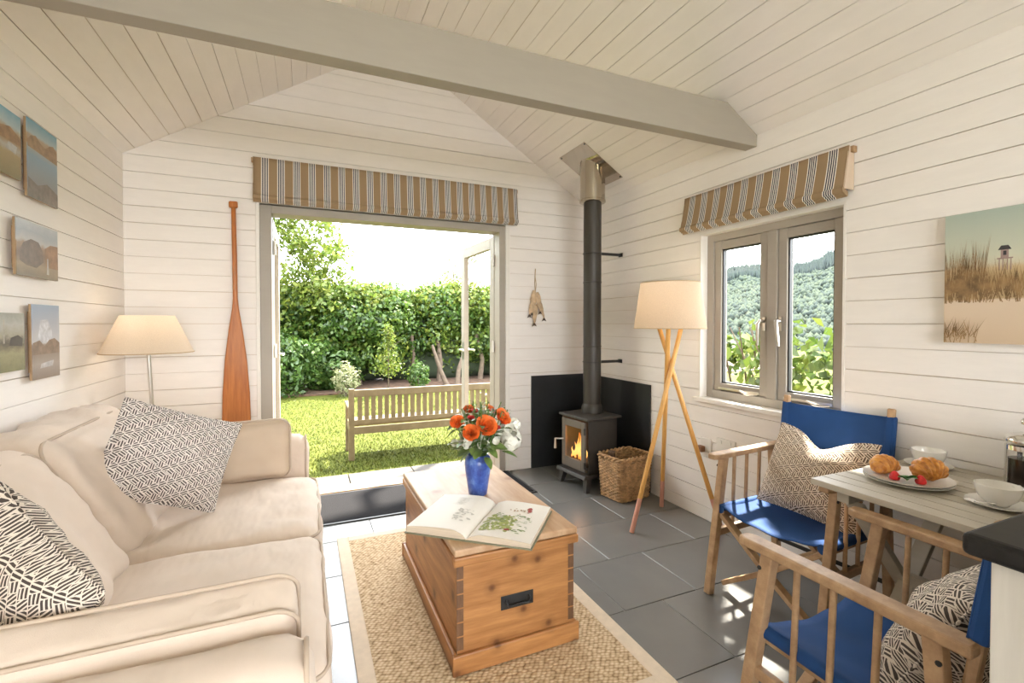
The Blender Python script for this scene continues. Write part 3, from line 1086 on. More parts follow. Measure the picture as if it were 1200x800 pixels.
LEAFS = [(0.0, (0.022, 0.05, 0.010)), (0.4, (0.05, 0.10, 0.016)), (0.75, (0.115, 0.165, 0.025)), (1.0, (0.20, 0.22, 0.036))]
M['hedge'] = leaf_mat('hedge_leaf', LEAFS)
M['laurel'] = leaf_mat('laurel_leaf', [(0.0, (0.025, 0.058, 0.012)), (0.5, (0.052, 0.105, 0.020)), (1.0, (0.11, 0.16, 0.032))])
M['lime'] = leaf_mat('lime_leaf', [(0.0, (0.055, 0.10, 0.014)), (0.5, (0.12, 0.165, 0.024)), (1.0, (0.20, 0.22, 0.04))], 0.4, 0.45)
M['window_leaf'] = leaf_mat('window_leaf', [(0.0, (0.03, 0.06, 0.010)), (0.5, (0.065, 0.10, 0.016)), (1.0, (0.115, 0.135, 0.026))], 0.4, 0.4)
M['varieg'] = leaf_mat('variegated_leaf', [(0.0, (0.10, 0.15, 0.05)), (0.5, (0.24, 0.25, 0.13)), (1.0, (0.42, 0.40, 0.26))])
M['dusk'] = leaf_mat('far_tree_leaf', [(0.0, (0.06, 0.085, 0.03)), (0.5, (0.12, 0.135, 0.05)), (1.0, (0.2, 0.19, 0.08))])


def blob_leaves(c, r, n, rng=RNG, lump=0.25, shell=0.35):
    """points through the outer shell of a lumpy ellipsoid, with outward normals"""
    d = rng.normal(size=(n, 3))
    d /= np.linalg.norm(d, axis=1, keepdims=True)
    lum = 1 + lump * (np.sin(d[:, 0] * 7 + c[0]) * np.cos(d[:, 1] * 6 + c[1]) + 0.6 * np.sin(d[:, 2] * 9 + d[:, 0] * 5))
    rad = lum * (1 - shell * rng.random(n) ** 1.6)
    return np.array(c) + d * np.array(r) * rad[:, None], d


# hedge: many overlapping clumps
hedge = thing('hedge', (2.5, 12.4, GZ), 'tall clipped leafy hedge closing the far side of the lawn', 'hedge')
rg = np.random.default_rng(21)
P_, N_, T_ = [], [], []
core = MB()
for k in range(330):
    x = rg.uniform(-3.5, 9.5)
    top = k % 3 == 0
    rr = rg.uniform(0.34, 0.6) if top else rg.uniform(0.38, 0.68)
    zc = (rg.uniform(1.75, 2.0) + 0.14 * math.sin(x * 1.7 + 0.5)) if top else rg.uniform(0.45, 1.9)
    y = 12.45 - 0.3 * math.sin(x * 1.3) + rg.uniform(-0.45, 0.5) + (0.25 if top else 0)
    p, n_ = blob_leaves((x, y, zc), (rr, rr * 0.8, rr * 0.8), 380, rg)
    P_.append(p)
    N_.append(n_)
    T_.append(np.full(len(p), (rg.uniform(0.5, 0.95) if top else rg.uniform(0.2, 0.75))))  # top clumps tinted lighter: sun on the hedge top put into leaf colour
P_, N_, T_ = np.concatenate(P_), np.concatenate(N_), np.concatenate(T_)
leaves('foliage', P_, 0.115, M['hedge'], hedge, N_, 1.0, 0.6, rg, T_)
m_core = mat('hedge_shade', (0.02, 0.03, 0.012), 0.9)  # dark solid core, its colour standing for shade between the leaves
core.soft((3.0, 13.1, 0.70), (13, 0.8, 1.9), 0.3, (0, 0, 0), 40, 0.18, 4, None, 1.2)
build('shade_core', core, m_core, hedge, smooth=180)
for k in range(16):
    x = -4 + k * 0.9 + rg.uniform(-0.3, 0.3)
    build('trunk', MB().tube([(x, 12.2, GZ), (x + rg.uniform(-.1, .1), 12.25, 0.3), (x + rg.uniform(-.2, .2), 12.3, 1.0)], [0.08, 0.065, 0.05], 7), M['bark'], hedge, smooth=60)
shg = thing('shading_hedge', (-4.2, 8.0, GZ), 'unseen leafy hedge added beside the garden to shade the door leaves', 'hedge')  # added out of view to keep sky light off the door leaves
q, qn = [], []
for k in range(120):
    p, n_ = blob_leaves((-4.2 + rg.uniform(-0.3, 0.3), rg.uniform(3.0, 12.5), rg.uniform(0.2, 3.4)), (0.6, 0.75, 0.7), 170, rg)
    q.append(p)
    qn.append(n_)
leaves('foliage', np.concatenate(q), 0.22, M['hedge'], shg, np.concatenate(qn), 1.0, 0.65, rg)
build('shade_core', MB().soft((-4.4, 7.8, 1.7), (0.5, 9.5, 3.9), 0.2, (0, 0, 0), 20, 0.1, 3, None, 1.5), m_core, shg, smooth=180)
# lower laurel shrubs at the left foot of the hedge
for k, (x, y, rr, lab) in enumerate(((-0.55, 11.2, 0.85, 'broad glossy green shrub at the foot of the hedge nearest the left door leaf'), (0.55, 11.7, 0.62, 'smaller glossy green shrub between the broad shrub and the pale variegated bush'))):
    t = thing('laurel_shrub', (x, y, GZ), lab, 'shrub')
    p, n_ = blob_leaves((x, y, GZ + rr * 0.75), (rr, rr * 0.8, rr * 0.85), 2200, rg)
    leaves('foliage', p, 0.12, M['laurel'], t, n_, 1.0, 0.5, rg)
    build('stem', MB().tube([(x, y, GZ), (x, y, GZ + rr)], 0.03, 6), M['bark'], t)
# pale variegated bush
t = thing('variegated_bush', (0.79, 10.6, GZ), 'small pale variegated bush standing in front of the hedge', 'bush')
p, n_ = blob_leaves((0.79, 10.6, 0.10), (0.26, 0.24, 0.33), 1100, rg)
leaves('foliage', p, 0.06, M['varieg'], t, n_, 1.0, 0.5, rg)
build('stem', MB().tube([(0.79, 10.6, GZ), (0.79, 10.6, 0.1)], 0.02, 6), M['bark'], t)
# dark green small bush
t = thing('round_bush', (2.32, 10.6, GZ), 'small round dark green bush between the sapling and the door leaf', 'bush')
p, n_ = blob_leaves((2.32, 10.6, 0.10), (0.24, 0.22, 0.32), 1000, rg)
leaves('foliage', p, 0.07, M['laurel'], t, n_, 1.0, 0.5, rg)
build('stem', MB().tube([(2.32, 10.6, GZ), (2.32, 10.6, 0.1)], 0.02, 6), M['bark'], t)
# slim yellow-green sapling
t = thing('sapling', (1.67, 10.6, GZ), 'slim yellow green sapling rising in the middle of the hedge', 'tree')
q = []
for k in range(60):
    zc = 0.15 + 1.1 * rg.random()
    sp_ = 0.17 * (1.35 - zc) / 1.2 + 0.03
    q.append(np.array([1.67, 10.6, zc]) + rg.normal(size=(14, 3)) * np.array([sp_ * 0.8, sp_ * 0.8, 0.05]))
leaves('foliage', np.concatenate(q), 0.075, M['lime'], t, None, 1.0, 0.45, rg)
st_ = MB().tube([(1.67, 10.6, GZ), (1.67, 10.6, 1.25)], [0.018, 0.006], 6)
for k in range(9):
    a, zz = rg.uniform(0, 6.28), 0.15 + 0.1 * k
    st_.tube([(1.67, 10.6, zz), (1.67 + 0.25 * math.cos(a), 10.6 + 0.25 * math.sin(a), zz + 0.15)], 0.005, 5)
build('stem', st_, M['bark'], t)
# light green tree at the left above the hedge
t = thing('leafy_tree', (-1.1, 12.6, GZ), 'tall pale green tree rising above the hedge at the door jamb', 'tree')
q, qn = [], []
for k in range(170):
    zc = rg.uniform(1.6, 5.0)
    xx = rg.uniform(-2.2, 1.25 - 0.28 * (zc - 1.5))
    p, n_ = blob_leaves((xx, 12.3 + rg.uniform(-0.6, 0.8), zc), (0.42, 0.4, 0.26), 70, rg, 0.3, 0.9)
    q.append(p)
    qn.append(n_)
leaves('foliage', np.concatenate(q), 0.13, M['lime'], t, np.concatenate(qn), 1.2, 0.5, rg)
st_ = MB().tube([(-1.3, 12.6, GZ), (-1.25, 12.6, 1.5), (-1.1, 12.6, 3.2), (-1.15, 12.6, 5.0)], [0.13, 0.10, 0.07, 0.03], 8)
for k in range(12):
    zz = 1.5 + 0.28 * k
    st_.tube([(-1.15, 12.6, zz), (-1.15 + rg.uniform(-1.6, 1.6), 12.6 + rg.uniform(-.6, .6), zz + 0.5)], [0.03, 0.008], 5)
build('trunk', st_, M['bark'], t, smooth=60)
# thin far tree right
t = thing('thin_tree', (4.9, 16.5, GZ), 'thin sparse tree showing above the hedge near the open door leaf', 'tree')
q = []
for k in range(30):
    q.append(np.array([4.9 + rg.uniform(-0.9, 0.9), 16.5 + rg.uniform(-.6, .6), rg.uniform(2.2, 3.9)]) + rg.normal(size=(60, 3)) * 0.2)
leaves('foliage', np.concatenate(q), 0.10, M['dusk'], t, None, 1.0, 0.45, rg)
build('trunk', MB().tube([(4.9, 16.5, GZ), (4.95, 16.5, 1.6), (4.9, 16.5, 3.2)], [0.08, 0.06, 0.02], 7), M['bark'], t)
# fallen trunk pieces at the hedge foot
for k, (x0, x1) in enumerate(((3.2, 2.9), (3.45, 3.6))):
    tag(build('tree_stump', MB().tube([(x0, 11.3, GZ), ((x0 + x1) / 2, 11.4, 0.15), (x1 + 0.2 * k, 11.6, 0.75)], [0.07, 0.055, 0.035], 8), M['bark'], smooth=60),
        ('leaning grey stump at the hedge foot, nearer the round bush', 'leaning grey stump at the hedge foot, behind the door glass')[k], 'stump', 'stumps at the hedge foot')

# garden bench, seen from behind
bn = thing('garden_bench', (1.34, 5.75, GZ), 'weathered slatted teak garden bench facing away across the lawn', 'bench')
bx0, bx1, byb = 0.44, 2.24, 5.55
for x in (bx0, bx1 - 0.06):
    build('back_leg', MB().box(x, x + 0.06, byb, byb + 0.06, GZ, 0.56), M['teak'], bn, bevel=0.006)
    build('front_leg', MB().box(x, x + 0.06, byb + 0.46, byb + 0.52, GZ, 0.33), M['teak'], bn, bevel=0.006)
    build('armrest', MB().box(x - 0.005, x + 0.065, byb + 0.06, byb + 0.56, 0.32, 0.35), M['teak'], bn, bevel=0.006)
    build('side_rail', MB().box(x + 0.012, x + 0.048, byb + 0.06, byb + 0.46, 0.06, 0.125), M['teak'], bn)
build('top_rail', MB().box(bx0 + 0.06, bx1 - 0.06, byb + 0.01, byb + 0.05, 0.465, 0.545), M['teak'], bn, bevel=0.006)
build('back_rail', MB().box(bx0 + 0.06, bx1 - 0.06, byb + 0.01, byb + 0.05, 0.155, 0.205), M['teak'], bn, bevel=0.004)
build('seat_rail', MB().box(bx0 + 0.06, bx1 - 0.06, byb + 0.008, byb + 0.048, 0.045, 0.125), M['teak'], bn, bevel=0.004)
build('front_rail', MB().box(bx0 + 0.06, bx1 - 0.06, byb + 0.47, byb + 0.50, 0.06, 0.125), M['teak'], bn, bevel=0.004)
n = 22
for k in range(n):
    x = bx0 + 0.085 + (bx1 - bx0 - 0.17) * (k + 0.5) / n
    build('back_slat', MB().box(x - 0.024, x + 0.024, byb + 0.02, byb + 0.04, 0.20, 0.468), M['teak'], bn)
for k in range(6):
    y = byb + 0.075 + 0.078 * k
    build('seat_slat', MB().box(bx0 + 0.015, bx1 - 0.015, y, y + 0.062, 0.125, 0.148), M['teak'], bn)

# bush outside the window
wbush = thing('window_hedge', (4.5, 3.6, GZ), 'bright broad leaved hedge just outside the casement window', 'hedge')
q, qn = [], []
for k in range(90):
    y = rg.uniform(0.6, 7.5)
    zc = rg.uniform(0.1, 1.22)
    p, n_ = blob_leaves((4.6 + rg.uniform(-0.25, 0.3), y, zc), (0.32, 0.34, 0.28), 60, rg, 0.3, 0.7)
    q.append(p)
    qn.append(n_)
leaves('foliage', np.concatenate(q), 0.125, M['window_leaf'], wbush, np.concatenate(qn), 1.0, 0.7, rg)
st_ = MB()
for k in range(26):
    y = rg.uniform(0.8, 7)
    st_.tube([(4.6, y, GZ), (4.6 + rg.uniform(-.15, .15), y + rg.uniform(-.2, .2), 0.4), (4.55 + rg.uniform(-.25, .25), y + rg.uniform(-.3, .3), 1.25)], [0.022, 0.016, 0.006], 5)
build('stem', st_, M['bark'], wbush)

# wooded hill far beyond the window
m, nt, b = nmat('wooded_hill')
v = objco(nt)
lk(nt, ramp(nt, noise_fac(nt, v, 0.11, 5.0, 0.65), [(0.3, (0.016, 0.026, 0.022)), (0.55, (0.025, 0.038, 0.029)), (0.75, (0.034, 0.048, 0.033))]), b.inputs['Base Color'])  # distance haze put into the base colour as a muted blue-green
b.inputs['Roughness'].default_value = 1.0
b.inputs['Specular IOR Level'].default_value = 0.0
M['hill'] = m


def hill_pt(u, v_):
    az = R(28 + 62 * u)
    r = 90 + 190 * v_
    top = 22 + 13 * max(0.0, min(1.2, (math.degrees(az) - 46) / 14.0)) + 2.5 * math.sin(az * 31)
    hz = -6 + (top + 6) * (v_ ** 1.15)
    p = Vector((r * math.sin(az), r * math.cos(az), 0))
    hz += 2.2 * mnoise.noise(p * 0.09) + 1.6 * abs(mnoise.noise(p * 0.33))
    return (p.x, p.y, hz)


hill = struct(build('hill', MB().grid(hill_pt, 240, 90), M['hill'], smooth=180), 'hazy wooded hillside beyond the casement window', 'hill')
M['conifer'] = leaf_mat('hill_tree', [(0.0, (0.008, 0.016, 0.018)), (0.5, (0.018, 0.030, 0.023)), (1.0, (0.036, 0.050, 0.028))], 0.9, 0.1)
cv, cf, ct = [], [], []
for k in range(24000):
    u, v_ = rg.uniform(0.22, 0.62), rg.random() ** 0.6
    x, y, z = hill_pt(u, v_)
    conif = v_ > 0.80
    h_ = rg.uniform(2.6, 5.4) if conif else rg.uniform(1.2, 2.4)
    w_ = h_ * (0.20 if conif else 0.48)
    tt = rg.uniform(0, 0.35) if conif else rg.uniform(0.35, 1.0)
    o = len(cv)
    for j in range(5):
        a = j * 2 * PI / 5 + rg.uniform(0, 0.5)
        cv.append((x + w_ * math.cos(a), y + w_ * math.sin(a), z + h_ * (0.0 if conif else 0.5)))
    cv.append((x, y, z + h_))
    cv.append((x, y, z - 0.3))
    ct += [tt] * 7
    for j in range(5):
        cf.append((o + j, o + (j + 1) % 5, o + 5))
        cf.append((o + (j + 1) % 5, o + j, o + 6))
ho = mesh_np('hillside_trees', np.array(cv), np.array(cf), M['conifer'], np.array(ct))
tag(ho, 'dark conifers and paler trees covering the distant hillside', 'forest', kind='stuff')

# ---------------------------------------------------------------- sofa
SX = -0.50
sofa = thing('sofa', (SX, 2.05, 0), 'beige linen two seat sofa along the board wall', 'sofa')
build('base', MB().soft((-0.50, 2.05, 0.19), (1.06, 2.14, 0.30), 0.04, (0, 0, 0), 14, 0.004, 1), M['sofa'], sofa, smooth=180)
build('back', MB().soft((-0.925, 2.05, 0.45), (0.24, 2.14, 0.72), 0.08, (0.01, 0, 0.015), 16, 0.010, 2), M['sofa'], sofa, smooth=180)


def arm_fn(out):
    def fn(p):
        k = max(0.0, (p.z + 0.1) / 0.35)
        return Vector((p.x, p.y + out * 0.035 * k * k, p.z))
    return fn


for (yc, out) in ((1.09, -1), (2.995, 1)):
    a = build('arm', MB().soft((-0.495, yc, 0.355), (1.02, 0.20, 0.57), 0.075, (0, 0, 0.01), 16, 0.006, 5 + out, arm_fn(out)), M['sofa'], sofa, smooth=180)
    # piping round the front panel
    pts = []
    for j in range(17):
        t_ = PI * j / 16
        zz = 0.515 + 0.118 * math.sin(t_)
        k = max(0.0, (zz - 0.245) / 0.35)
        pts.append((-0.002, yc - 0.092 * math.cos(t_) + out * 0.035 * k * k, zz))
    pts = [(0.006, yc - 0.095, 0.06)] + pts + [(0.006, yc + 0.095, 0.06)]
    build('piping', MB().tube(pts, 0.006, 6), M['pipe'], a, smooth=180)


def ring(cx, cy_, cz, sx, sy, r, n=10, dz=None):
    pts = []
    for (qx, qy, a0) in ((1, 1, 0), (-1, 1, 90), (-1, -1, 180), (1, -1, 270)):
        for j in range(n + 1):
            a = R(a0 + 90 * j / n)
            pts.append((cx + qx * (sx / 2 - r) + r * math.cos(a), cy_ + qy * (sy / 2 - r) + r * math.sin(a), cz))
    return pts


for (yc, ly, sd) in ((2.425, 0.80, 3), (1.610, 0.82, 4)):
    sc_ = build('seat_cushion', MB().soft((-0.295, yc, 0.385), (0.69, ly, 0.165), 0.05, (0.012, 0.0, 0.022), 26, 0.011, sd, None, 5.0), M['sofa'], sofa, smooth=180)
    for zz in (0.443, 0.330):
        build('piping', MB().tube(ring(-0.295, yc, zz, 0.692, ly + 0.002, 0.07), 0.0055, 6, closed=True), M['pipe'], sc_, smooth=180)
for (yc, ly, sd, lean) in ((2.46, 0.86, 8, 0.0), (1.60, 0.84, 9, 0.02)):
    def back_fn(p):
        return Vector((p.x - 0.55 * p.z + 0.0, p.y, p.z))
    bc = build('back_cushion', MB().soft((-0.785 + lean, yc, 0.665), (0.22, ly, 0.46), 0.075, (0.04, 0.0, 0.02), 26, 0.022, sd, back_fn, 5.5), M['sofa'], sofa, smooth=180)
    pts = []
    for (y_, z_) in [(q[0], q[1]) for q in ring(yc, 0.665, 0, ly - 0.02, 0.44, 0.08)]:
        pts.append((-0.785 + lean + 0.085 - 0.55 * (z_ - 0.665), y_, z_))
    build('piping', MB().tube(pts, 0.0055, 6, closed=True), M['pipe'], bc, smooth=180)
for x in (-0.98, -0.02):
    for y in (1.06, 3.04):
        build('foot', MB().box(x - 0.025, x + 0.025, y - 0.025, y + 0.025, 0, 0.05), M['pinedark'], sofa)


def pillow(name, w, h, t, mt, pmt, label, cat, seed=0, chop=0.0, group=None, ears=0.05, wr=0.010, n=34, thick_low=0.0, boxed=0.0):
    """stuffed cushion: local x width, y height, z thickness"""
    top = {}
    mb = MB()
    vv = []
    for s in (1, -1):
        for j in range(n + 1):
            for i in range(n + 1):
                u, v_ = -1 + 2 * i / n, -1 + 2 * j / n
                x = w / 2 * u * (1 - ears * (1 - v_ * v_) * abs(u))
                y = h / 2 * v_ * (1 - ears * (1 - u * u) * abs(v_))
                e = max(0.0, (1 - u * u) * (1 - v_ * v_))
                zt = t / 2 * (e ** 0.42) * (1 + thick_low * (-v_))
                if boxed:
                    zt = max(zt, boxed / 2)
                nz = mnoise.noise(Vector((x * 9 + seed * 5.1, y * 9, s * 3.0))) + 0.6 * mnoise.noise(Vector((x * 22, y * 14 + seed * 3.3, s)))
                zt += wr * nz * min(1.0, e * 4)
                # creases running in from the corners
                zt -= wr * 1.1 * abs(math.sin((u - v_) * 6 + seed)) * math.exp(-6 * (1 - abs(u * v_))) * (1 if e > 0 else 0)
                if chop:
                    k = math.exp(-(u / 0.42) ** 2) * max(0.0, (v_ + 0.4) / 1.4) ** 2
                    y -= chop * k
                    zt += 0.25 * chop * math.exp(-(u / 0.30) ** 2) * e * s * 0
                if i in (0, n) or j in (0, n):
                    zt = boxed / 2 if boxed else 0.0
                vv.append((x, y, s * zt))
    fs = []
    N1 = n + 1
    for s in range(2):
        for j in range(n):
            for i in range(n):
                a = s * N1 * N1 + j * N1 + i
                q = (a, a + 1, a + N1 + 1, a + N1)
                fs.append(q if s == 0 else q[::-1])
    edge = [i for i in range(N1)] + [j * N1 + n for j in range(1, N1)] + [n * N1 + i for i in range(n - 1, -1, -1)] + [j * N1 for j in range(n - 1, 0, -1)]
    for a, c in zip(edge, edge[1:] + edge[:1]):
        fs.append((c, a, a + N1 * N1, c + N1 * N1))
    mb.add(vv, fs)
    o = thing(name, (0, 0, 0), label, cat, group=group)
    build('cover', mb, mt, o, smooth=180, local=True)
    if boxed:
        for off in (0, N1 * N1):
            build('piping', MB().tube([vv[k + off] for k in edge], 0.005, 6, closed=True), pmt, o, smooth=180, local=True)
    else:
        build('piping', MB().tube([vv[k] for k in edge], 0.0035, 5, closed=True), pmt, o, smooth=180, local=True)
    return o


# scatter cushions on the sofa
pa = pillow('scatter_cushion', 0.45, 0.385, 0.15, M['pattern'], M['pattern'], 'grey and white maze print cushion propped in the far corner of the sofa', 'cushion', 1, 0.0, wr=0.016)
place(pa, (-0.515, 2.36, 0.74), (0.35, 0.12, -0.150), (0.01, 0.11, 0.32))
pb = pillow('scatter_cushion', 0.46, 0.46, 0.20, M['pattern2'], M['pattern2'], 'bold black and cream maze print cushion at the near end of the sofa', 'cushion', 2, 0.0, wr=0.012)
place(pb, (-0.625, 1.45, 0.63), (0.60, -0.55, -0.42), (-0.30, 0.30, 0.80))
def boxed_cushion(w, h, t, mt, label, seed):
    """boxed sofa cushion: local x width, y height, z thickness"""
    o = thing('arm_cushion', (0, 0, 0), label, 'cushion')
    build('cover', MB().soft((0, 0, 0), (w, h, t), 0.045, (0.0, 0.008, 0.028), 26, 0.011, seed, None, 7.0), mt, o, smooth=180, local=True)
    for s_ in (-1, 1):
        pts = [(p[0], p[1], s_ * (t / 2 - 0.020) + 0.004 * math.sin(p[0] * 21)) for p in ring(0, 0, 0, w + 0.002, h + 0.012, 0.055)]
        build('piping', MB().tube(pts, 0.005, 6, closed=True), M['pipe'], o, smooth=180, local=True)
    return o


pc = boxed_cushion(0.62, 0.30, 0.13, M['boltan'], 'tan linen cushion standing against the far sofa arm', 3)
place(pc, (-0.39, 2.845, 0.615), (1, 0.03, 0), (0, 0.16, 1))
pd = boxed_cushion(0.82, 0.27, 0.14, M['sofa'], 'beige linen cushion slumped over the near sofa arm', 4)
place(pd, (-0.43, 1.235, 0.55), (1, 0.02, 0.0), (0, -0.33, 0.9))

# ---------------------------------------------------------------- floor lamp by the sofa
fl = thing('floor_lamp', (-0.80, 3.42, 0), 'slim metal floor lamp with a lit cream cone shade behind the sofa', 'lamp')
build('base', MB().lathe([(0.0, 0.0), (0.125, 0.0), (0.125, 0.012), (0.02, 0.03), (0.0, 0.03)], (-0.80, 3.42, 0), 28), M['nickel'], fl, smooth=40)
build('stem', MB().tube([(-0.80, 3.42, 0.02), (-0.835, 3.36, 1.15)], 0.010, 10), M['nickel'], fl, smooth=50)
sh_ = MB()
sh_.lathe([(0.222, 1.125), (0.130, 1.338)], (-0.835, 3.36, 0), 48)
sh_.f = [f_ for f_ in sh_.f if len(f_) == 4]
build('lamp_shade', sh_, M['shade1'], fl, smooth=180)
build('shade_rim', MB().tube([(-0.835 + 0.222 * math.cos(2 * PI * j / 40), 3.36 + 0.222 * math.sin(2 * PI * j / 40), 1.125) for j in range(40)], 0.003, 5, closed=True), M['string'], fl)
build('bulb', MB().lathe([(0.0, 1.27), (0.02, 1.262), (0.03, 1.24), (0.025, 1.21), (0.014, 1.18), (0.014, 1.15), (0, 1.15)], (-0.835, 3.36, 0), 14), emit('warm_bulb', (1.0, 0.74, 0.46), 6.0), fl, smooth=60)


def bulb_light(name, loc, e, parent, r=0.03):
    d = bpy.data.lights.new(name, 'POINT')
    d.energy = e
    d.color = (1.0, 0.80, 0.58)
    d.shadow_soft_size = r
    o = bpy.data.objects.new(name, d)
    C.objects.link(o)
    o.parent = parent
    o.location = Vector(loc) - parent.location
    return o


bulb_light('floor_lamp_light', (-0.835, 3.36, 1.30), 0.6, fl)

# oar on the back wall
oar = thing('oar', (-0.44, 3.76, 0.42), 'varnished orange brown wooden oar upright beside the french doors', 'oar')
prof = [(-0.082, 0.42), (-0.088, 0.60), (-0.083, 0.80), (-0.066, 1.05), (-0.042, 1.25), (-0.020, 1.40), (-0.014, 1.48)]
poly = [(x - 0.44, z_) for x, z_ in prof] + [(-x - 0.44, z_) for x, z_ in prof[::-1]]
build('blade', MB().prism(poly, 1, 3.755, 3.78), M['oar'], oar, bevel=0.008)
build('shaft', MB().tube([(-0.44, 3.768, 1.28), (-0.44, 3.768, 1.42), (-0.443, 3.77, 1.8), (-0.447, 3.775, 2.09)], [0.008, 0.0155, 0.0155, 0.014], 12), M['oar'], oar, smooth=60)
build('grip', MB().bar((-0.447, 3.775, 2.088), (-0.448, 3.775, 2.135), 0.055, 0.028, (0, 1, 0)), M['oar'], oar, bevel=0.01)

# ---------------------------------------------------------------- photo prints on the left wall
def print_block(y0, y1, z0, z1, stops, label, amt=0.15, sc=5.0, tilt=0.0):
    w, h = y1 - y0, z1 - z0
    t = thing('photo_print', (XL + 0.001, (y0 + y1) / 2, z0), label, 'picture', R(90), 'photo prints on the board wall')
    build('standoff', MB().box(-w / 2 + 0.03, w / 2 - 0.03, -0.016, 0.0, 0.03, h - 0.03), M['sillwood'], t, local=True)
    build('backing', MB().box(-w / 2, w / 2, -0.024, -0.0165, 0, h), M['sillwood'], t, local=True)
    build('print', MB().box(-w / 2, w / 2, -0.0275, -0.0245, 0, h), photo('print_' + str(len(bpy.data.materials)), w, h, stops, amt, sc), t, local=True)
    return t


def printed(t, polys):
    for k, (col_, poly) in enumerate(polys):
        build('printed_shape', MB().add([(x, -0.0279 - 0.0002 * k, z_) for x, z_ in poly], [tuple(range(len(poly)))]), mat('print_ink_' + str(len(bpy.data.materials)), col_, 0.35, var=0.3, vscale=30), t, local=True)


pt = print_block(2.585, 2.838, 1.818, 2.140, [(0.0, (0.22, 0.20, 0.17)), (0.28, (0.25, 0.27, 0.29)), (0.55, (0.22, 0.33, 0.43)), (0.66, (0.36, 0.36, 0.34)), (0.70, (0.36, 0.23, 0.12)), (0.80, (0.40, 0.30, 0.20)), (0.83, (0.36, 0.46, 0.50)), (1.0, (0.11, 0.30, 0.44))], 'tall lake print with brown hills under a blue sky', 0.10, 4)
printed(pt, [((0.30, 0.19, 0.10), [(-0.126, 0.205), (0.126, 0.195), (0.126, 0.25), (0.09, 0.270), (0.06, 0.262), (0.02, 0.238), (-0.02, 0.245), (-0.06, 0.266), (-0.10, 0.255), (-0.126, 0.232)]), ((0.18, 0.15, 0.12), [(-0.126, 0.0), (0.126, 0.0), (0.126, 0.06), (0.03, 0.085), (-0.05, 0.06), (-0.126, 0.08)])])
pt = print_block(2.49, 2.83, 1.486, 1.712, [(0.0, (0.20, 0.17, 0.12)), (0.2, (0.33, 0.25, 0.15)), (0.42, (0.20, 0.13, 0.08)), (0.56, (0.33, 0.22, 0.13)), (0.66, (0.46, 0.46, 0.45)), (0.82, (0.34, 0.38, 0.42)), (1.0, (0.47, 0.50, 0.52))], 'wide rocky landscape print under grey clouds, middle of the wall', 0.45, 3.5)
printed(pt, [((0.16, 0.115, 0.08), [(-0.15, 0.06), (-0.10, 0.045), (-0.02, 0.04), (0.04, 0.07), (0.03, 0.12), (0.0, 0.15), (-0.06, 0.156), (-0.12, 0.135), (-0.15, 0.10)]), ((0.30, 0.165, 0.08), [(0.06, 0.05), (0.169, 0.05), (0.169, 0.155), (0.10, 0.152), (0.05, 0.13)]), ((0.46, 0.44, 0.40), [(0.065, 0.02), (0.085, 0.02), (0.080, 0.09), (0.070, 0.09)])])
pt = print_block(2.598, 2.832, 1.055, 1.373, [(0.0, (0.22, 0.17, 0.13)), (0.2, (0.36, 0.31, 0.27)), (0.36, (0.25, 0.20, 0.16)), (0.46, (0.28, 0.23, 0.20)), (0.49, (0.52, 0.52, 0.54)), (0.75, (0.36, 0.40, 0.47)), (1.0, (0.28, 0.36, 0.47))], 'tall print of a pale sky over brown shore nearest the lamp', 0.12, 4)
printed(pt, [((0.50, 0.52, 0.56), [(-0.085, 0.15), (0.055, 0.155), (0.045, 0.21), (0.01, 0.255), (-0.05, 0.252)]), ((0.23, 0.165, 0.12), [(-0.116, 0.105), (0.116, 0.105), (0.116, 0.15), (0.07, 0.172), (0.02, 0.165), (-0.02, 0.138), (-0.06, 0.166), (-0.116, 0.155)]), ((0.50, 0.49, 0.49), [(-0.06, 0.045), (0.05, 0.05), (0.06, 0.075), (0.0, 0.07), (-0.05, 0.065)])])
pt = print_block(2.20, 2.535, 1.862, 2.112, [(0.0, (0.20, 0.17, 0.07)), (0.35, (0.36, 0.27, 0.13)), (0.45, (0.42, 0.42, 0.40)), (0.55, (0.36, 0.24, 0.12)), (0.7, (0.40, 0.30, 0.18)), (0.78, (0.42, 0.52, 0.56)), (1.0, (0.15, 0.36, 0.50))], 'wide heath and sky print beside the tall lake print', 0.25, 5)
printed(pt, [((0.42, 0.43, 0.42), [(0.06, 0.10), (0.13, 0.095), (0.14, 0.125), (0.08, 0.13)]), ((0.32, 0.19, 0.09), [(-0.167, 0.13), (0.167, 0.135), (0.167, 0.165), (0.09, 0.19), (0.0, 0.17), (-0.167, 0.185)])])
pt = print_block(2.20, 2.538, 1.107, 1.333, [(0.0, (0.17, 0.18, 0.09)), (0.3, (0.33, 0.31, 0.18)), (0.5, (0.10, 0.09, 0.07)), (0.62, (0.34, 0.32, 0.24)), (0.8, (0.42, 0.43, 0.40)), (1.0, (0.28, 0.29, 0.25))], 'grassy meadow print lowest on the wall beside the pale sky print', 0.5, 6)
printed(pt, [((0.05, 0.045, 0.04), [(0.06, 0.10), (0.15, 0.095), (0.155, 0.125), (0.12, 0.14), (0.07, 0.13)]), ((0.38, 0.36, 0.30), [(0.02, 0.11), (0.03, 0.11), (0.03, 0.20), (0.02, 0.20)])])

# ---------------------------------------------------------------- canvas with dunes on the right wall
cvs = thing('canvas_print', (XR - 0.001, 1.06, 1.216), 'frameless canvas print of beach dunes with a small lighthouse', 'picture', R(-90))
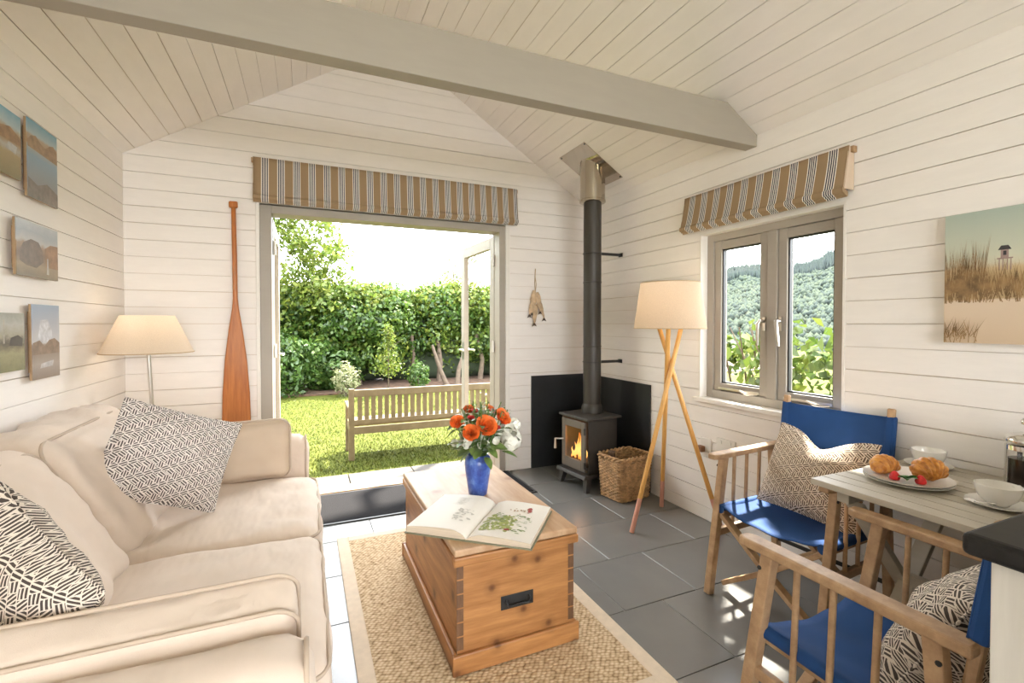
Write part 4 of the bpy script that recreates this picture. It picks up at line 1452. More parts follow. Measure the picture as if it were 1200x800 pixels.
# local x runs towards -y, local z up; front at local y = -0.032
cw, chh = 0.76, 0.508
build('stretcher', MB().box(0, cw, -0.030, 0, 0, chh), M['trimwhite'], cvs, local=True, bevel=0.002)
build('canvas', MB().box(0, cw, -0.033, -0.0302, 0, chh), photo('beach_print', cw, chh, [(0.0, (0.60, 0.46, 0.32)), (0.30, (0.66, 0.53, 0.40)), (0.325, (0.70, 0.57, 0.44)), (0.34, (0.50, 0.36, 0.20)), (0.46, (0.44, 0.29, 0.13)), (0.56, (0.60, 0.46, 0.27)), (0.60, (0.60, 0.56, 0.42)), (0.66, (0.56, 0.57, 0.45)), (1.0, (0.38, 0.45, 0.39))], 0.06, 7), cvs, local=True)
rg2 = random.Random(9)
gr = MB()
for k in range(300):
    x0 = min(abs(rg2.gauss(0, 0.20)), 0.70)
    z0 = 0.165 + rg2.uniform(-0.01, 0.04)
    hh = rg2.uniform(0.07, 0.17) * (1.35 if x0 < 0.12 else 0.8)
    dx = rg2.uniform(-0.03, 0.03)
    w_ = rg2.uniform(0.0009, 0.0022)
    pts = [(x0 - w_, z0), (x0 + w_, z0), (x0 + dx, z0 + hh)]
    pts = [(max(0.001, min(cw - 0.001, a)), c_) for a, c_ in pts]
    gr.add([(a, -0.0334 - 4e-6 * k, c_) for a, c_ in pts], [(0, 1, 2)])
for k in range(60):
    x0 = abs(rg2.gauss(0, 0.05))
    z0 = rg2.uniform(0.0, 0.05)
    yk = -0.0347 - 4e-6 * k
    gr.add([(x0, yk, z0), (x0 + 0.003, yk, z0), (x0 + rg2.uniform(-0.02, 0.04), yk, z0 + rg2.uniform(0.02, 0.07))], [(0, 1, 2)])
o_ = None
gr.v = [(max(0.001, a), b_, c_) for a, b_, c_ in gr.v]
o = build('printed_grass', gr, mat('printed_grass_ink', (0.27, 0.165, 0.075), 0.6, var=0.5, vscale=25), cvs, local=True)
lh = MB()
for x in (0.163, 0.173, 0.185, 0.195):
    lh.box(x, x + 0.003, -0.0334, -0.0331, 0.275, 0.318)
lh.box(0.158, 0.202, -0.0336, -0.0331, 0.316, 0.321)
lh.box(0.168, 0.190, -0.0336, -0.0331, 0.321, 0.352)
build('printed_lighthouse', lh, mat('printed_wall_ink', (0.34, 0.24, 0.22), 0.6), cvs, local=True)
build('printed_roof', MB().add([(0.160, -0.0338, 0.350), (0.198, -0.0338, 0.350), (0.189, -0.0338, 0.366), (0.169, -0.0338, 0.366)], [(0, 1, 2, 3)]).add([(0.175, -0.0338, 0.33), (0.184, -0.0338, 0.33), (0.184, -0.0338, 0.346), (0.175, -0.0338, 0.346)], [(0, 1, 2, 3)]), mat('printed_roof_ink', (0.05, 0.045, 0.05), 0.6), cvs, local=True)

# ---------------------------------------------------------------- fish mobile
fm = thing('fish_mobile', (1.88, 3.785, 1.25), 'bunch of driftwood fish hanging on twine beside the flue', 'wall decoration')
build('twine', MB().tube([(1.885, 3.793, 1.78), (1.878, 3.79, 1.66), (1.88, 3.785, 1.57)], 0.004, 6).tube([(1.879, 3.79, 1.72), (1.892, 3.788, 1.64), (1.882, 3.785, 1.58)], 0.003, 5), M['string'], fm)
for (dx, z1, ln, tl, wd) in ((-0.018, 1.585, 0.20, -0.02, 0.036), (0.012, 1.57, 0.17, 0.03, 0.030), (0.03, 1.50, 0.16, 0.05, 0.022), (-0.035, 1.50, 0.13, -0.03, 0.022), (-0.005, 1.46, 0.165, -0.012, 0.03)):
    pts, rs = [], []
    for j in range(9):
        q = j / 8
        pts.append((1.88 + dx + tl * q, 3.772 - 0.004 * j % 0.01, z1 - ln * q))
        rs.append(0.36 * wd * math.sin(PI * (0.12 + 0.80 * q)) * (1 - 0.45 * q) + 0.0012)
    fb = build('fish', MB().tube(pts, rs, 10, flat=2.5), M['fishwood'], fm, smooth=60)
    e = pts[-1]
    build('tail', MB().prism([(e[0], e[2] + 0.012), (e[0] + 0.022, e[2] - 0.028), (e[0], e[2] - 0.018), (e[0] - 0.022, e[2] - 0.028)], 1, e[1] - 0.003, e[1] + 0.003), M['fishdark'], fb)

# ---------------------------------------------------------------- stove corner
tag(build('heat_panel', MB().box(1.845, XR - 0.012, YB - 0.012, YB - 0.0005, 0.0, 0.825), M['panel'], bevel=0.001), 'black slate heat panel on the door wall behind the stove', 'panel', 'black heat panels around the stove')
tag(build('heat_panel', MB().box(XR - 0.012, XR - 0.0005, 2.87, YB - 0.001, 0.0, 0.825), M['panel'], bevel=0.001), 'black slate heat panel on the window wall beside the basket', 'panel', 'black heat panels around the stove')

SRZ = R(7)
sv = thing('wood_stove', (2.10, 3.245, 0), 'small cast iron wood burning stove with fire behind glass', 'stove', SRZ)
# local: front is -x, width along y, depth along x
sw2, sd2 = 0.165, 0.145
build('top_plate', MB().box(-sd2 - 0.025, sd2 + 0.03, -sw2 - 0.02, sw2 + 0.02, 0.548, 0.566), M['stove'], sv, local=True, bevel=0.004)
bd = MB()
bd.box(-sd2 + 0.0, sd2, -sw2, -sw2 + 0.012, 0.13, 0.548).box(-sd2, sd2, sw2 - 0.012, sw2, 0.13, 0.548).box(sd2 - 0.012, sd2, -sw2, sw2, 0.13, 0.548).box(-sd2, sd2, -sw2, sw2, 0.13, 0.145).box(-sd2, sd2, -sw2, sw2, 0.536, 0.548)
build('body', bd, M['stove'], sv, local=True)
build('ash_ledge', MB().prism([(-sd2 - 0.055, 0.105), (sd2 + 0.01, 0.105), (sd2 + 0.01, 0.13), (-sd2 - 0.045, 0.13)], 1, -sw2 - 0.015, sw2 + 0.015), M['stove'], sv, local=True, bevel=0.004)
dr = MB()
dx0, dx1 = -sd2 - 0.022, -sd2 - 0.002
dr.box(dx0, dx1, -0.145, -0.100, 0.15, 0.53).box(dx0, dx1, 0.100, 0.145, 0.15, 0.53).box(dx0, dx1, -0.100, 0.100, 0.15, 0.225).box(dx0, dx1, -0.100, 0.100, 0.475, 0.53)
sdoor = build('stove_door', dr, M['stovedoor'], sv, local=True, bevel=0.004)
build('glass_pane', MB().box(dx0 + 0.006, dx0 + 0.010, -0.100, 0.100, 0.225, 0.475), M['stoveglass'], sdoor, local=True)
build('door_handle', MB().tube([(dx0, 0.125, 0.36), (dx0 - 0.03, 0.135, 0.36), (dx0 - 0.055, 0.16, 0.36)], 0.006, 8).tube([(dx0 - 0.055, 0.16, 0.362), (dx0 - 0.055, 0.16, 0.28)], [0.007, 0.011], 8), M['nickel'], sdoor, smooth=50, local=True)
for hz in (0.18, 0.44):
    build('hinge', MB().tube([(dx0 - 0.004, -0.150, hz), (dx0 - 0.004, -0.150, hz + 0.05)], 0.010, 8), M['stove'], sdoor, smooth=50, local=True)
for (lx, ly) in ((-sd2, -sw2), (-sd2, sw2), (sd2 - 0.02, -sw2), (sd2 - 0.02, sw2)):
    s1 = 1 if ly > 0 else -1
    mbl = MB().add([(lx - 0.02, ly - s1 * 0.045, 0.105), (lx + 0.03, ly - s1 * 0.045, 0.105), (lx + 0.03, ly + s1 * 0.005, 0.105), (lx - 0.02, ly + s1 * 0.005, 0.105),
                    (lx - 0.035, ly - s1 * 0.018, 0.0), (lx + 0.0, ly - s1 * 0.018, 0.0), (lx + 0.0, ly + s1 * 0.012, 0.0), (lx - 0.035, ly + s1 * 0.012, 0.0)],
                   [(0, 1, 2, 3), (7, 6, 5, 4), (0, 4, 5, 1), (1, 5, 6, 2), (2, 6, 7, 3), (3, 7, 4, 0)])
    build('leg', mbl, M['stove'], sv, local=True)
flame_m = bpy.data.materials.new('flame')
flame_m.use_nodes = True
nt = flame_m.node_tree
nt.nodes.remove(nt.nodes['Principled BSDF'])
e = node(nt, 'ShaderNodeEmission')
sp = node(nt, 'ShaderNodeSeparateXYZ')
lk(nt, objco(nt), sp.inputs[0])
zz = mathn(nt, 'MULTIPLY', mathn(nt, 'SUBTRACT', sp.outputs['Z'], 0.20), 4.2)
lk(nt, ramp(nt, zz, [(0.0, (1.0, 0.35, 0.06)), (0.4, (1.0, 0.55, 0.15)), (0.8, (1.0, 0.35, 0.06)), (1.0, (0.8, 0.16, 0.02))]), e.inputs['Color'])
e.inputs['Strength'].default_value = 1.5
lk(nt, e.outputs[0], nt.nodes['Material Output'].inputs['Surface'])
rf = random.Random(5)
for k in range(9):
    y = -0.075 + 0.019 * k
    hgt_ = 0.07 + 0.15 * math.exp(-((y - 0.0) / 0.05) ** 2) * rf.uniform(0.7, 1.05)
    x = -sd2 + 0.035 + 0.03 * (k % 2)
    pts = [(x, y + 0.010 * math.sin(q * 1.3 + k), 0.215 + hgt_ * q / 6) for q in range(7)]
    build('flame', MB().tube(pts, [0.006, 0.013, 0.014, 0.011, 0.007, 0.004, 0.001], 7, flat=0.5), flame_m, sv, smooth=180, local=True)
build('fire_log', MB().tube([(-0.08, -0.11, 0.19), (-0.07, 0.11, 0.20)], 0.035, 10), M['log'], sv, smooth=50, local=True)
build('fire_log', MB().tube([(-0.02, -0.10, 0.20), (-0.03, 0.10, 0.185)], 0.035, 10), M['log'], sv, smooth=50, local=True)
build('fire_bricks', MB().box(sd2 - 0.03, sd2 - 0.012, -sw2 + 0.012, sw2 - 0.012, 0.145, 0.536), mat('fire_brick', (0.32, 0.20, 0.12), 0.9), sv, local=True)
fl_d = bpy.data.lights.new('fire_light', 'POINT')
fl_d.energy = 1.6
fl_d.color = (1.0, 0.45, 0.14)
fl_d.shadow_soft_size = 0.05
flo = bpy.data.objects.new('fire_light', fl_d)
C.objects.link(flo)
flo.parent = sv
flo.location = (-0.07, 0.0, 0.36)

FXc, FYc = 2.15, 3.285
fp = thing('flue_pipe', (FXc, FYc, 0.566), 'dark grey stove flue with a bright steel ceiling collar', 'flue')
build('pipe', MB().lathe([(0.072, 0.60), (0.072, 2.30)], (FXc, FYc, 0), 32), M['flue'], fp, smooth=40)
build('pipe_foot', MB().lathe([(0.085, 0.566), (0.085, 0.61), (0.078, 0.63), (0.073, 0.64)], (FXc, FYc, 0), 32), M['flue'], fp, smooth=40)
for zz in (1.10, 1.62):
    build('pipe_joint', MB().lathe([(0.072, zz), (0.0755, zz + 0.003), (0.0755, zz + 0.01), (0.072, zz + 0.013)], (FXc, FYc, 0), 32), M['flue'], fp, smooth=40)
cz = roof_z(FXc)
col = MB()
nC = 36
vv = []
for j in range(nC):
    a = 2 * PI * j / nC
    x, y = FXc + 0.101 * math.cos(a), FYc + 0.101 * math.sin(a)
    vv.append((x, y, 2.275))
for j in range(nC):
    a = 2 * PI * j / nC
    x, y = FXc + 0.101 * math.cos(a), FYc + 0.101 * math.sin(a)
    vv.append((x, y, roof_z(x) - 0.002))
col.add(vv, [(j, (j + 1) % nC, nC + (j + 1) % nC, nC + j) for j in range(nC)] + [tuple(range(nC - 1, -1, -1))])
cb = build('ceiling_collar', col, M['steel'], fp, smooth=40)
build('collar_ring', MB().lathe([(0.101, 2.272), (0.106, 2.276), (0.106, 2.29), (0.101, 2.294)], (FXc, FYc, 0), 36), M['steel'], cb, smooth=40)
# plate on the slope
sl = math.atan(SL)
pl_ = MB()
for (a, c_) in ((-0.19, -0.19), (0.19, -0.19), (0.19, 0.19), (-0.19, 0.19)):
    pass
e1 = Vector((-math.cos(sl), 0, math.sin(sl)))        # up the right slope
e2 = Vector((0, 1, 0))
nn = Vector((-math.sin(sl), 0, -math.cos(sl)))       # into the room
base = Vector((FXc, FYc, cz))
vv = []
for o_ in (0.001, 0.004):
    for (a, c_) in ((-0.185, -0.19), (0.235, -0.19), (0.235, 0.19), (-0.185, 0.19)):
        vv.append(base + e1 * a + e2 * c_ + nn * o_)
pl_.add(vv, [(0, 3, 2, 1), (4, 5, 6, 7), (0, 1, 5, 4), (1, 2, 6, 5), (2, 3, 7, 6), (3, 0, 4, 7)])
cp = build('ceiling_plate', pl_, M['steel'], fp)
for (a, c_) in ((-0.17, -0.175), (0.22, -0.175), (0.22, 0.175), (-0.17, 0.175)):
    p0 = base + e1 * a + e2 * c_ + nn * 0.004
    build('screw', MB().tube([p0, p0 + nn * 0.004], 0.006, 8), M['black'], cp)
for zz in (0.98, 1.86):
    br = MB().tube([(FXc + 0.075 * math.cos(2 * PI * j / 24), FYc + 0.075 * math.sin(2 * PI * j / 24), zz) for j in range(24)], 0.004, 5, closed=True)
    br.bar((FXc + 0.07, FYc - 0.03, zz), (XR - 0.002, FYc - 0.03, zz), 0.006, 0.022)
    br.box(XR - 0.006, XR - 0.001, FYc - 0.055, FYc - 0.005, zz - 0.015, zz + 0.015)
    build('wall_bracket', br, M['black'], fp)

# log basket
bk = thing('log_basket', (2.195, 2.905, 0), 'brown wicker log basket beside the stove', 'basket', R(8))
bw, bdp, bh = 0.33, 0.26, 0.31


def rrect(w, d, r, n_side, n_c):
    pts = []
    for (qx, qy, a0) in ((1, 1, 0), (-1, 1, 90), (-1, -1, 180), (1, -1, 270)):
        for j in range(n_c + 1):
            a = R(a0 + 90 * j / n_c)
            pts.append(Vector((qx * (w / 2 - r) + r * math.cos(a), qy * (d / 2 - r) + r * math.sin(a), 0)))
    out = []
    for i in range(len(pts)):
        p, q = pts[i], pts[(i + 1) % len(pts)]
        L_ = (q - p).length
        k = max(1, int(L_ / 0.011))
        for j in range(k):
            out.append(p.lerp(q, j / k))
    return out


base_ring = rrect(bw, bdp, 0.045, 1, 4)
NB = len(base_ring) // 4 * 4
ring_pts = [base_ring[int(i * len(base_ring) / NB)] for i in range(NB)]
nrow = 25
wk = MB()
for k in range(nrow):
    q = k / (nrow - 1)
    tp = 0.90 + 0.10 * q
    pts = []
    for i, p in enumerate(ring_pts):
        d = p.normalized()
        off = 0.0035 * (1 if ((i // 2) + k) % 2 == 0 else -1)
        pts.append((p.x * tp + d.x * off, p.y * tp + d.y * off, 0.012 + q * (bh - 0.03)))
    wk.tube(pts, 0.0062, 5, closed=True)
build('woven_side', wk, M['wicker'], bk, smooth=180, local=True)
stk = MB()
for i in range(0, NB, 4):
    p = ring_pts[i]
    stk.tube([(p.x * 0.90, p.y * 0.90, 0.005), (p.x, p.y, bh)], 0.005, 5)
build('stakes', stk, M['wicker'], bk, smooth=180, local=True)
for ph_ in (0, PI):
    pts = []
    for i, p in enumerate(ring_pts):
        d = p.normalized()
        a = i * 0.9 + ph_
        pts.append((p.x + d.x * 0.009 * math.cos(a), p.y + d.y * 0.009 * math.cos(a), bh + 0.009 * math.sin(a)))
    build('rim_braid', MB().tube(pts, 0.009, 6, closed=True), M['wicker'], bk, smooth=180, local=True)
build('basket_base', MB().box(-bw * 0.42, bw * 0.42, -bdp * 0.42, bdp * 0.42, 0.004, 0.012), M['wicker'], bk, local=True)
cs, sn = math.cos(R(8)), math.sin(R(8))
lab = ['dark firewood log leaning out of the basket by the stove', 'short firewood log lying in the basket below the leaning log', 'pale ended firewood log lying across the back of the basket']
for k, (p0, p1, r_) in enumerate((((-0.10, 0.03, 0.05), (-0.115, 0.02, 0.345), 0.026), ((-0.08, -0.05, 0.20), (0.10, -0.06, 0.215), 0.038), ((-0.06, 0.06, 0.19), (0.12, 0.05, 0.20), 0.036))):
    def W(p):
        return (2.195 + cs * p[0] - sn * p[1], 2.905 + sn * p[0] + cs * p[1], p[2])
    tag(build('firewood_log', MB().tube([W(p0), W(p1)], r_, 9), M['log'], smooth=40), lab[k], 'log', 'logs in the basket')
tag(build('fire_lighter_box', MB().box(2.20, 2.27, 2.86, 2.91, 0.245, 0.272), mat('teal_card', (0.05, 0.22, 0.17), 0.5)), 'small teal carton lying on the logs in the basket', 'box')

# ---------------------------------------------------------------- tripod lamp
tl = thing('tripod_lamp', (2.13, 2.37, 0), 'wooden tripod floor lamp with a linen drum shade by the window', 'lamp')
ctr = Vector((2.135, 2.37, 0))
cross = Vector((2.14, 2.37, 1.03))
for k, (fx, fy) in enumerate(((1.84, 2.365), (2.30, 2.625), (2.345, 2.13))):
    ft = Vector((fx, fy, 0.0))
    off = Vector(((cross - ft).y, -(cross - ft).x, 0)).normalized() * 0.019
    c_ = cross + off
    tp_v = c_ + (c_ - ft) * (0.25 / 1.03)
    pt = ft.lerp(c_, 0.20)
    pole = build('pole', MB().tube([pt, tp_v], 0.0145, 12), M['lampwood'], tl, smooth=50)
    build('pink_tip', MB().tube([ft + Vector((0, 0, 0.003)), pt], 0.0147, 12), M['pinktip'], pole, smooth=50)
sh_ = MB().lathe([(0.222, 1.262), (0.182, 1.55)], (ctr.x, ctr.y, 0), 48)
sh_.f = [f_ for f_ in sh_.f if len(f_) == 4]
build('lamp_shade', sh_, M['shade2'], tl, smooth=180)
for rr, zz in ((0.222, 1.262), (0.182, 1.55)):
    build('shade_rim', MB().tube([(ctr.x + rr * math.cos(2 * PI * j / 40), ctr.y + rr * math.sin(2 * PI * j / 40), zz) for j in range(40)], 0.003, 5, closed=True), M['string'], tl)
build('bulb', MB().lathe([(0.0, 1.44), (0.02, 1.432), (0.03, 1.41), (0.025, 1.38), (0.014, 1.35), (0.014, 1.27), (0, 1.27)], (ctr.x, ctr.y, 0), 14), bpy.data.materials['warm_bulb'], tl, smooth=60)
bulb_light('tripod_lamp_light', (ctr.x, ctr.y, 1.46), 0.8, tl)

# sockets on the window wall
for k, (y, z_, lb) in enumerate(((2.325, 0.50, 'white wall socket with a brown plug behind the tripod lamp'), (2.165, 0.525, 'white double wall socket behind the blue chair arm'))):
    s_ = thing('wall_socket', (XR, y, z_), lb, 'socket', group='wall sockets')
    build('face_plate', MB().box(XR - 0.010, XR - 0.0005, y - 0.043 * (1 + 0.7 * k), y + 0.043 * (1 + 0.7 * k), z_ - 0.043, z_ + 0.043), M['plastic'], s_, bevel=0.003)
    if k == 0:
        build('plug', MB().box(XR - 0.045, XR - 0.010, y + 0.0, y + 0.045, z_ - 0.05, z_ - 0.01), M['brown'], s_, bevel=0.006)
    else:
        for q in (-0.035, 0.035):
            build('switch', MB().box(XR - 0.014, XR - 0.010, y + q - 0.008, y + q + 0.008, z_ + 0.012, z_ + 0.032), M['plastic'], s_)

# ---------------------------------------------------------------- rug, mat
rug = thing('jute_rug', (0.68, 2.05, 0), 'natural jute rug with a pale cloth border under the wooden trunk', 'rug')
rx0, rx1, ry0, ry1 = 0.165, 1.215, 1.295, 2.985
bwid = 0.062
build('weave', MB().box(rx0 + bwid, rx1 - bwid, ry0 + bwid, ry1 - bwid, 0.001, 0.009), M['jute'], rug)
build('border', MB().box(rx0, rx0 + bwid, ry0, ry1, 0.001, 0.011), M['rugband'], rug, bevel=0.003)
build('border', MB().box(rx1 - bwid, rx1, ry0, ry1, 0.001, 0.011), M['rugband'], rug, bevel=0.003)
build('border', MB().box(rx0 + bwid, rx1 - bwid, ry0, ry0 + bwid, 0.001, 0.011), M['rugband'], rug, bevel=0.003)
build('border', MB().box(rx0 + bwid, rx1 - bwid, ry1 - bwid, ry1, 0.001, 0.011), M['rugband'], rug, bevel=0.003)
dm = thing('door_mat', (0.8, 3.5, 0), 'black ribbed entrance mat inside the french doors', 'mat')
build('mat_pile', MB().box(-0.08, 1.60, 3.245, 3.785, 0.001, 0.010), M['mat'], dm)
em = MB().box(-0.10, 1.62, 3.225, 3.245, 0.001, 0.008).box(-0.10, 1.62, 3.785, 3.799, 0.001, 0.008).box(-0.10, -0.08, 3.245, 3.785, 0.001, 0.008).box(1.60, 1.62, 3.245, 3.785, 0.001, 0.008)
build('mat_edge', em, M['black'], dm)

# ---------------------------------------------------------------- pine trunk
tk = thing('pine_trunk', (0.745, 2.12, 0.012), 'old pine blanket chest used as a coffee table', 'trunk')
tx0, tx1, ty0, ty1, tz = 0.500, 0.990, 1.645, 2.600, 0.472
zb = 0.012
build('front_panel', MB().box(tx0, tx1, ty0, ty0 + 0.022, zb + 0.03, tz - 0.030), M['pine'], tk)
build('back_panel', MB().box(tx0, tx1, ty1 - 0.022, ty1, zb + 0.03, tz - 0.030), M['pine'], tk)
build('side_panel', MB().box(tx0, tx0 + 0.022, ty0 + 0.022, ty1 - 0.022, zb + 0.03, tz - 0.030), M['pineside'], tk)
build('side_panel', MB().box(tx1 - 0.022, tx1, ty0 + 0.022, ty1 - 0.022, zb + 0.03, tz - 0.030), M['pineside'], tk)
build('lid', MB().box(tx0 - 0.012, tx1 + 0.012, ty0 - 0.012, ty1 + 0.012, tz - 0.026, tz), M['pinetop'], tk, bevel=0.006)
for (a0, a1, b0, b1) in ((tx0 - 0.016, tx1 + 0.016, ty0 - 0.016, ty0 - 0.0005), (tx0 - 0.016, tx1 + 0.016, ty1 + 0.0005, ty1 + 0.016), (tx0 - 0.016, tx0 - 0.0005, ty0, ty1), (tx1 + 0.0005, tx1 + 0.016, ty0, ty1)):
    build('lid_moulding', MB().box(a0, a1, b0, b1, tz - 0.062, tz - 0.028), M['pine'], tk, bevel=0.006)
    build('plinth', MB().box(a0 - (0.004 if a1 - a0 > .1 else 0), a1 + (0.004 if a1 - a0 > .1 else 0), b0, b1, zb, zb + 0.075), M['pine'], tk, bevel=0.005)
# dovetails at the two near corners
for xa in (tx0, tx1 - 0.024):
    for k in range(6):
        z0 = zb + 0.085 + k * 0.0525
        build('dovetail', MB().box(xa - 0.0006, xa + 0.0246, ty0 - 0.0008, ty0 + 0.002, z0, z0 + 0.047), M['pinedark'], tk)
ih = build('iron_handle', MB().box(0.672, 0.808, ty0 - 0.004, ty0, 0.205, 0.258), M['black'], tk, bevel=0.006)
build('drop_pull', MB().tube([(0.692, ty0 - 0.004, 0.24), (0.692, ty0 - 0.014, 0.236), (0.70, ty0 - 0.016, 0.222), (0.78, ty0 - 0.016, 0.222), (0.788, ty0 - 0.014, 0.236), (0.788, ty0 - 0.004, 0.24)], 0.005, 7), M['black'], ih, smooth=60)

# vase and bouquet
VX, VY, VZ = 0.756, 2.141, tz + 0.0005
tag(build('flower_vase', MB().lathe([(0.0, 0.0), (0.040, 0.0), (0.044, 0.006), (0.052, 0.06), (0.061, 0.12), (0.0635, 0.155), (0.059, 0.178), (0.050, 0.188), (0.050, 0.193), (0.044, 0.190), (0.048, 0.176), (0.052, 0.15), (0.045, 0.03), (0.0, 0.012)], (VX, VY, VZ), 40), M['vase'], smooth=60),
    'blue glazed pottery vase on the pine chest', 'vase')
bq = thing('flower_bouquet', (VX, VY, VZ + 0.10), 'bunch of orange roses and white blooms in the blue vase', 'flowers')
rq = random.Random(12)


def petal_cup(mb, c, axis, r, a0, spread, tilt, h):
    """one curved petal of a rose round the axis"""
    ax = Vector(axis).normalized()
    s = ax.cross(Vector((0.3, 0.7, 0.2))).normalized()
    t_ = ax.cross(s)

    def f(u, v_):
        a = a0 + spread * (u - 0.5)
        rr = r * (0.25 + 0.75 * math.sin(v_ * PI * 0.55)) * (1 + tilt * v_ * v_)
        wv = 1 - 0.35 * (2 * u - 1) ** 2 * v_
        return Vector(c) + (s * math.cos(a) + t_ * math.sin(a)) * rr + ax * (h * v_ * wv - h * 0.5)
    mb.grid(f, 5, 5)


def rose(c, axis, r, mt, name, layers=((0.30, 3), (0.55, 4), (0.80, 5), (1.0, 6))):
    mb = MB()
    for li, (q, n_) in enumerate(layers):
        for j in range(n_):
            petal_cup(mb, c, axis, r * q, 2 * PI * j / n_ + li * 0.7 + rq.random() * 0.4, 2 * PI / n_ * 1.5, 0.05 + 0.45 * q * q * rq.uniform(0.6, 1.2), r * (1.55 - 0.55 * q))
    return build(name, mb, mt, bq, smooth=180)


def stem_to(c):
    b0 = Vector((VX + rq.uniform(-.02, .02), VY + rq.uniform(-.02, .02), VZ + 0.10))
    c = Vector(c)
    md = b0.lerp(c, 0.5) + Vector((0, 0, 0.02))
    build('stem', MB().tube([b0, Vector((VX + (c.x - VX) * 0.25, VY + (c.y - VY) * 0.25, VZ + 0.20)), md.lerp(c, 0.4), c], 0.003, 5), M['stem'], bq, smooth=60)


CAM = Vector((0, 0, 1.292))
for (x, y, z_, r) in ((0.640, 2.10, 0.835, 0.024), (0.690, 2.05, 0.792, 0.027), (0.768, 2.06, 0.815, 0.035), (0.870, 2.11, 0.838, 0.031), (0.85, 2.22, 0.86, 0.022), (0.73, 2.2, 0.87, 0.02)):
    ax = Vector(((x - VX) * 3, (y - VY) * 3 - 0.5, 0.5))
    stem_to((x, y, z_ - 0.02))
    rose((x, y, z_), ax, r, M['rose'], 'orange_rose')
for (x, y, z_, r) in ((0.820, 2.06, 0.800, 0.017), (0.745, 2.15, 0.870, 0.015), (0.715, 2.12, 0.845, 0.014)):
    stem_to((x, y, z_ - 0.01))
    rose((x, y, z_), (0, -0.3, 1), r, M['rosebud'], 'red_bud', ((0.5, 3), (0.9, 4)))
for (x, y, z_, r) in ((0.905, 2.08, 0.735, 0.052), (0.935, 2.12, 0.795, 0.036)):
    stem_to((x, y, z_))
    mb = MB()
    for k in range(60):
        d = Vector((rq.gauss(0, 1), rq.gauss(0, 1), rq.gauss(0, 1))).normalized()
        c_ = Vector((x, y, z_)) + d * r * 0.85
        s = d.cross(Vector((0.2, 0.3, 0.9))).normalized()
        t_ = d.cross(s)
        w_ = r * 0.42
        mb.add([c_ - s * w_, c_ - t_ * w_ + d * w_ * 0.3, c_ + s * w_, c_ + t_ * w_ + d * w_ * 0.3, c_ + d * w_ * 0.1], [(0, 1, 4), (1, 2, 4), (2, 3, 4), (3, 0, 4)])
    build('white_bloom', mb, M['bloom'], bq, smooth=180)
for k in range(26):
    x, y, z_ = VX + rq.uniform(-0.10, 0.13), VY + rq.uniform(-0.09, 0.07), rq.uniform(0.71, 0.80)
    rose((x, y, z_), (rq.uniform(-1, 1), -1, 0.6), rq.uniform(0.010, 0.016), M['bloom'], 'small_white_flower', ((0.6, 3), (1.0, 4)))


def leaf_shape(c, d, ln, wd, mt, name='leaf', parent=None):
    d = Vector(d).normalized()
    s = d.cross(Vector((rq.uniform(-.4, .4), rq.uniform(-.4, .4), 1))).normalized()
    u = s.cross(d)

    def f(a, b_):
        q = 2 * a - 1
        wv = math.sin(PI * min(1, b_ * 0.92 + 0.05)) ** 0.8
        return Vector(c) + d * ln * b_ + s * wd * q * wv + u * (abs(q) * wd * 0.35 * wv - 0.25 * ln * b_ * b_)
    return build(name, MB().grid(f, 4, 6), mt, parent or bq, smooth=180)


for k in range(80):
    a = rq.uniform(0, 2 * PI)
    rr = rq.uniform(0.02, 0.12)
    zz = VZ + rq.uniform(0.20, 0.38)
    leaf_shape((VX + rr * math.cos(a), VY + rr * math.sin(a), zz), (math.cos(a), math.sin(a), rq.uniform(-0.5, 0.7)), rq.uniform(0.04, 0.075), rq.uniform(0.013, 0.022), M['fleaf'])
for k in range(4):
    leaf_shape((0.70 + 0.03 * k, 2.08, 0.70 + 0.01 * (k % 2)), ((-1.0, -0.6, 0.2), (-0.4, -1, -0.1), (0.3, -1, 0.4), (0.9, -0.5, 0.1))[k], 0.085, 0.026, M['fleaf'])
for k in range(26):
    a = rq.uniform(0, 2 * PI)
    rr = rq.uniform(0.03, 0.13)
    c_ = (VX + 0.03 + rr * math.cos(a), VY + rr * math.sin(a) * 0.7, VZ + rq.uniform(0.36, 0.46))
    stem_to(c_)
    sp_ = MB()
    for j in range(9):
        q = Vector(c_) + Vector((rq.gauss(0, 0.012), rq.gauss(0, 0.012), -0.006 * j))
        d = Vector((rq.gauss(0, 1), rq.gauss(0, 1), 0.4)).normalized()
        s = d.cross(Vector((0, 0, 1))).normalized()
        sp_.add([q, q + d * 0.012 + s * 0.004, q + d * 0.024, q + d * 0.012 - s * 0.004], [(0, 1, 2, 3)])
    build('sprig', sp_, M['fleaf'], bq)

# open book
bkx, bky = 0.615, 1.775
book = thing('open_book', (0, 0, 0), 'open picture book with botanical pages on the near end of the chest', 'book')
spine0, spine1 = Vector((0.545, 1.685, tz)), Vector((0.785, 1.972, tz))
mid = (spine0 + spine1) / 2
ydir = (spine1 - spine0).normalized()
xdir = Vector((ydir.y, -ydir.x, 0))
ln = (spine1 - spine0).length * 0.96
place(book, (mid.x, mid.y, tz + 0.0008), xdir, ydir)
pw = 0.25


def page_z(q, thick):
    """height of the page surface at distance q (0 spine .. 1 edge)"""
    return 0.006 + thick * min(1.0, (q / 0.22)) ** 0.5 * (1 - 0.28 * q * q) + 0.004 * math.sin(q * PI)


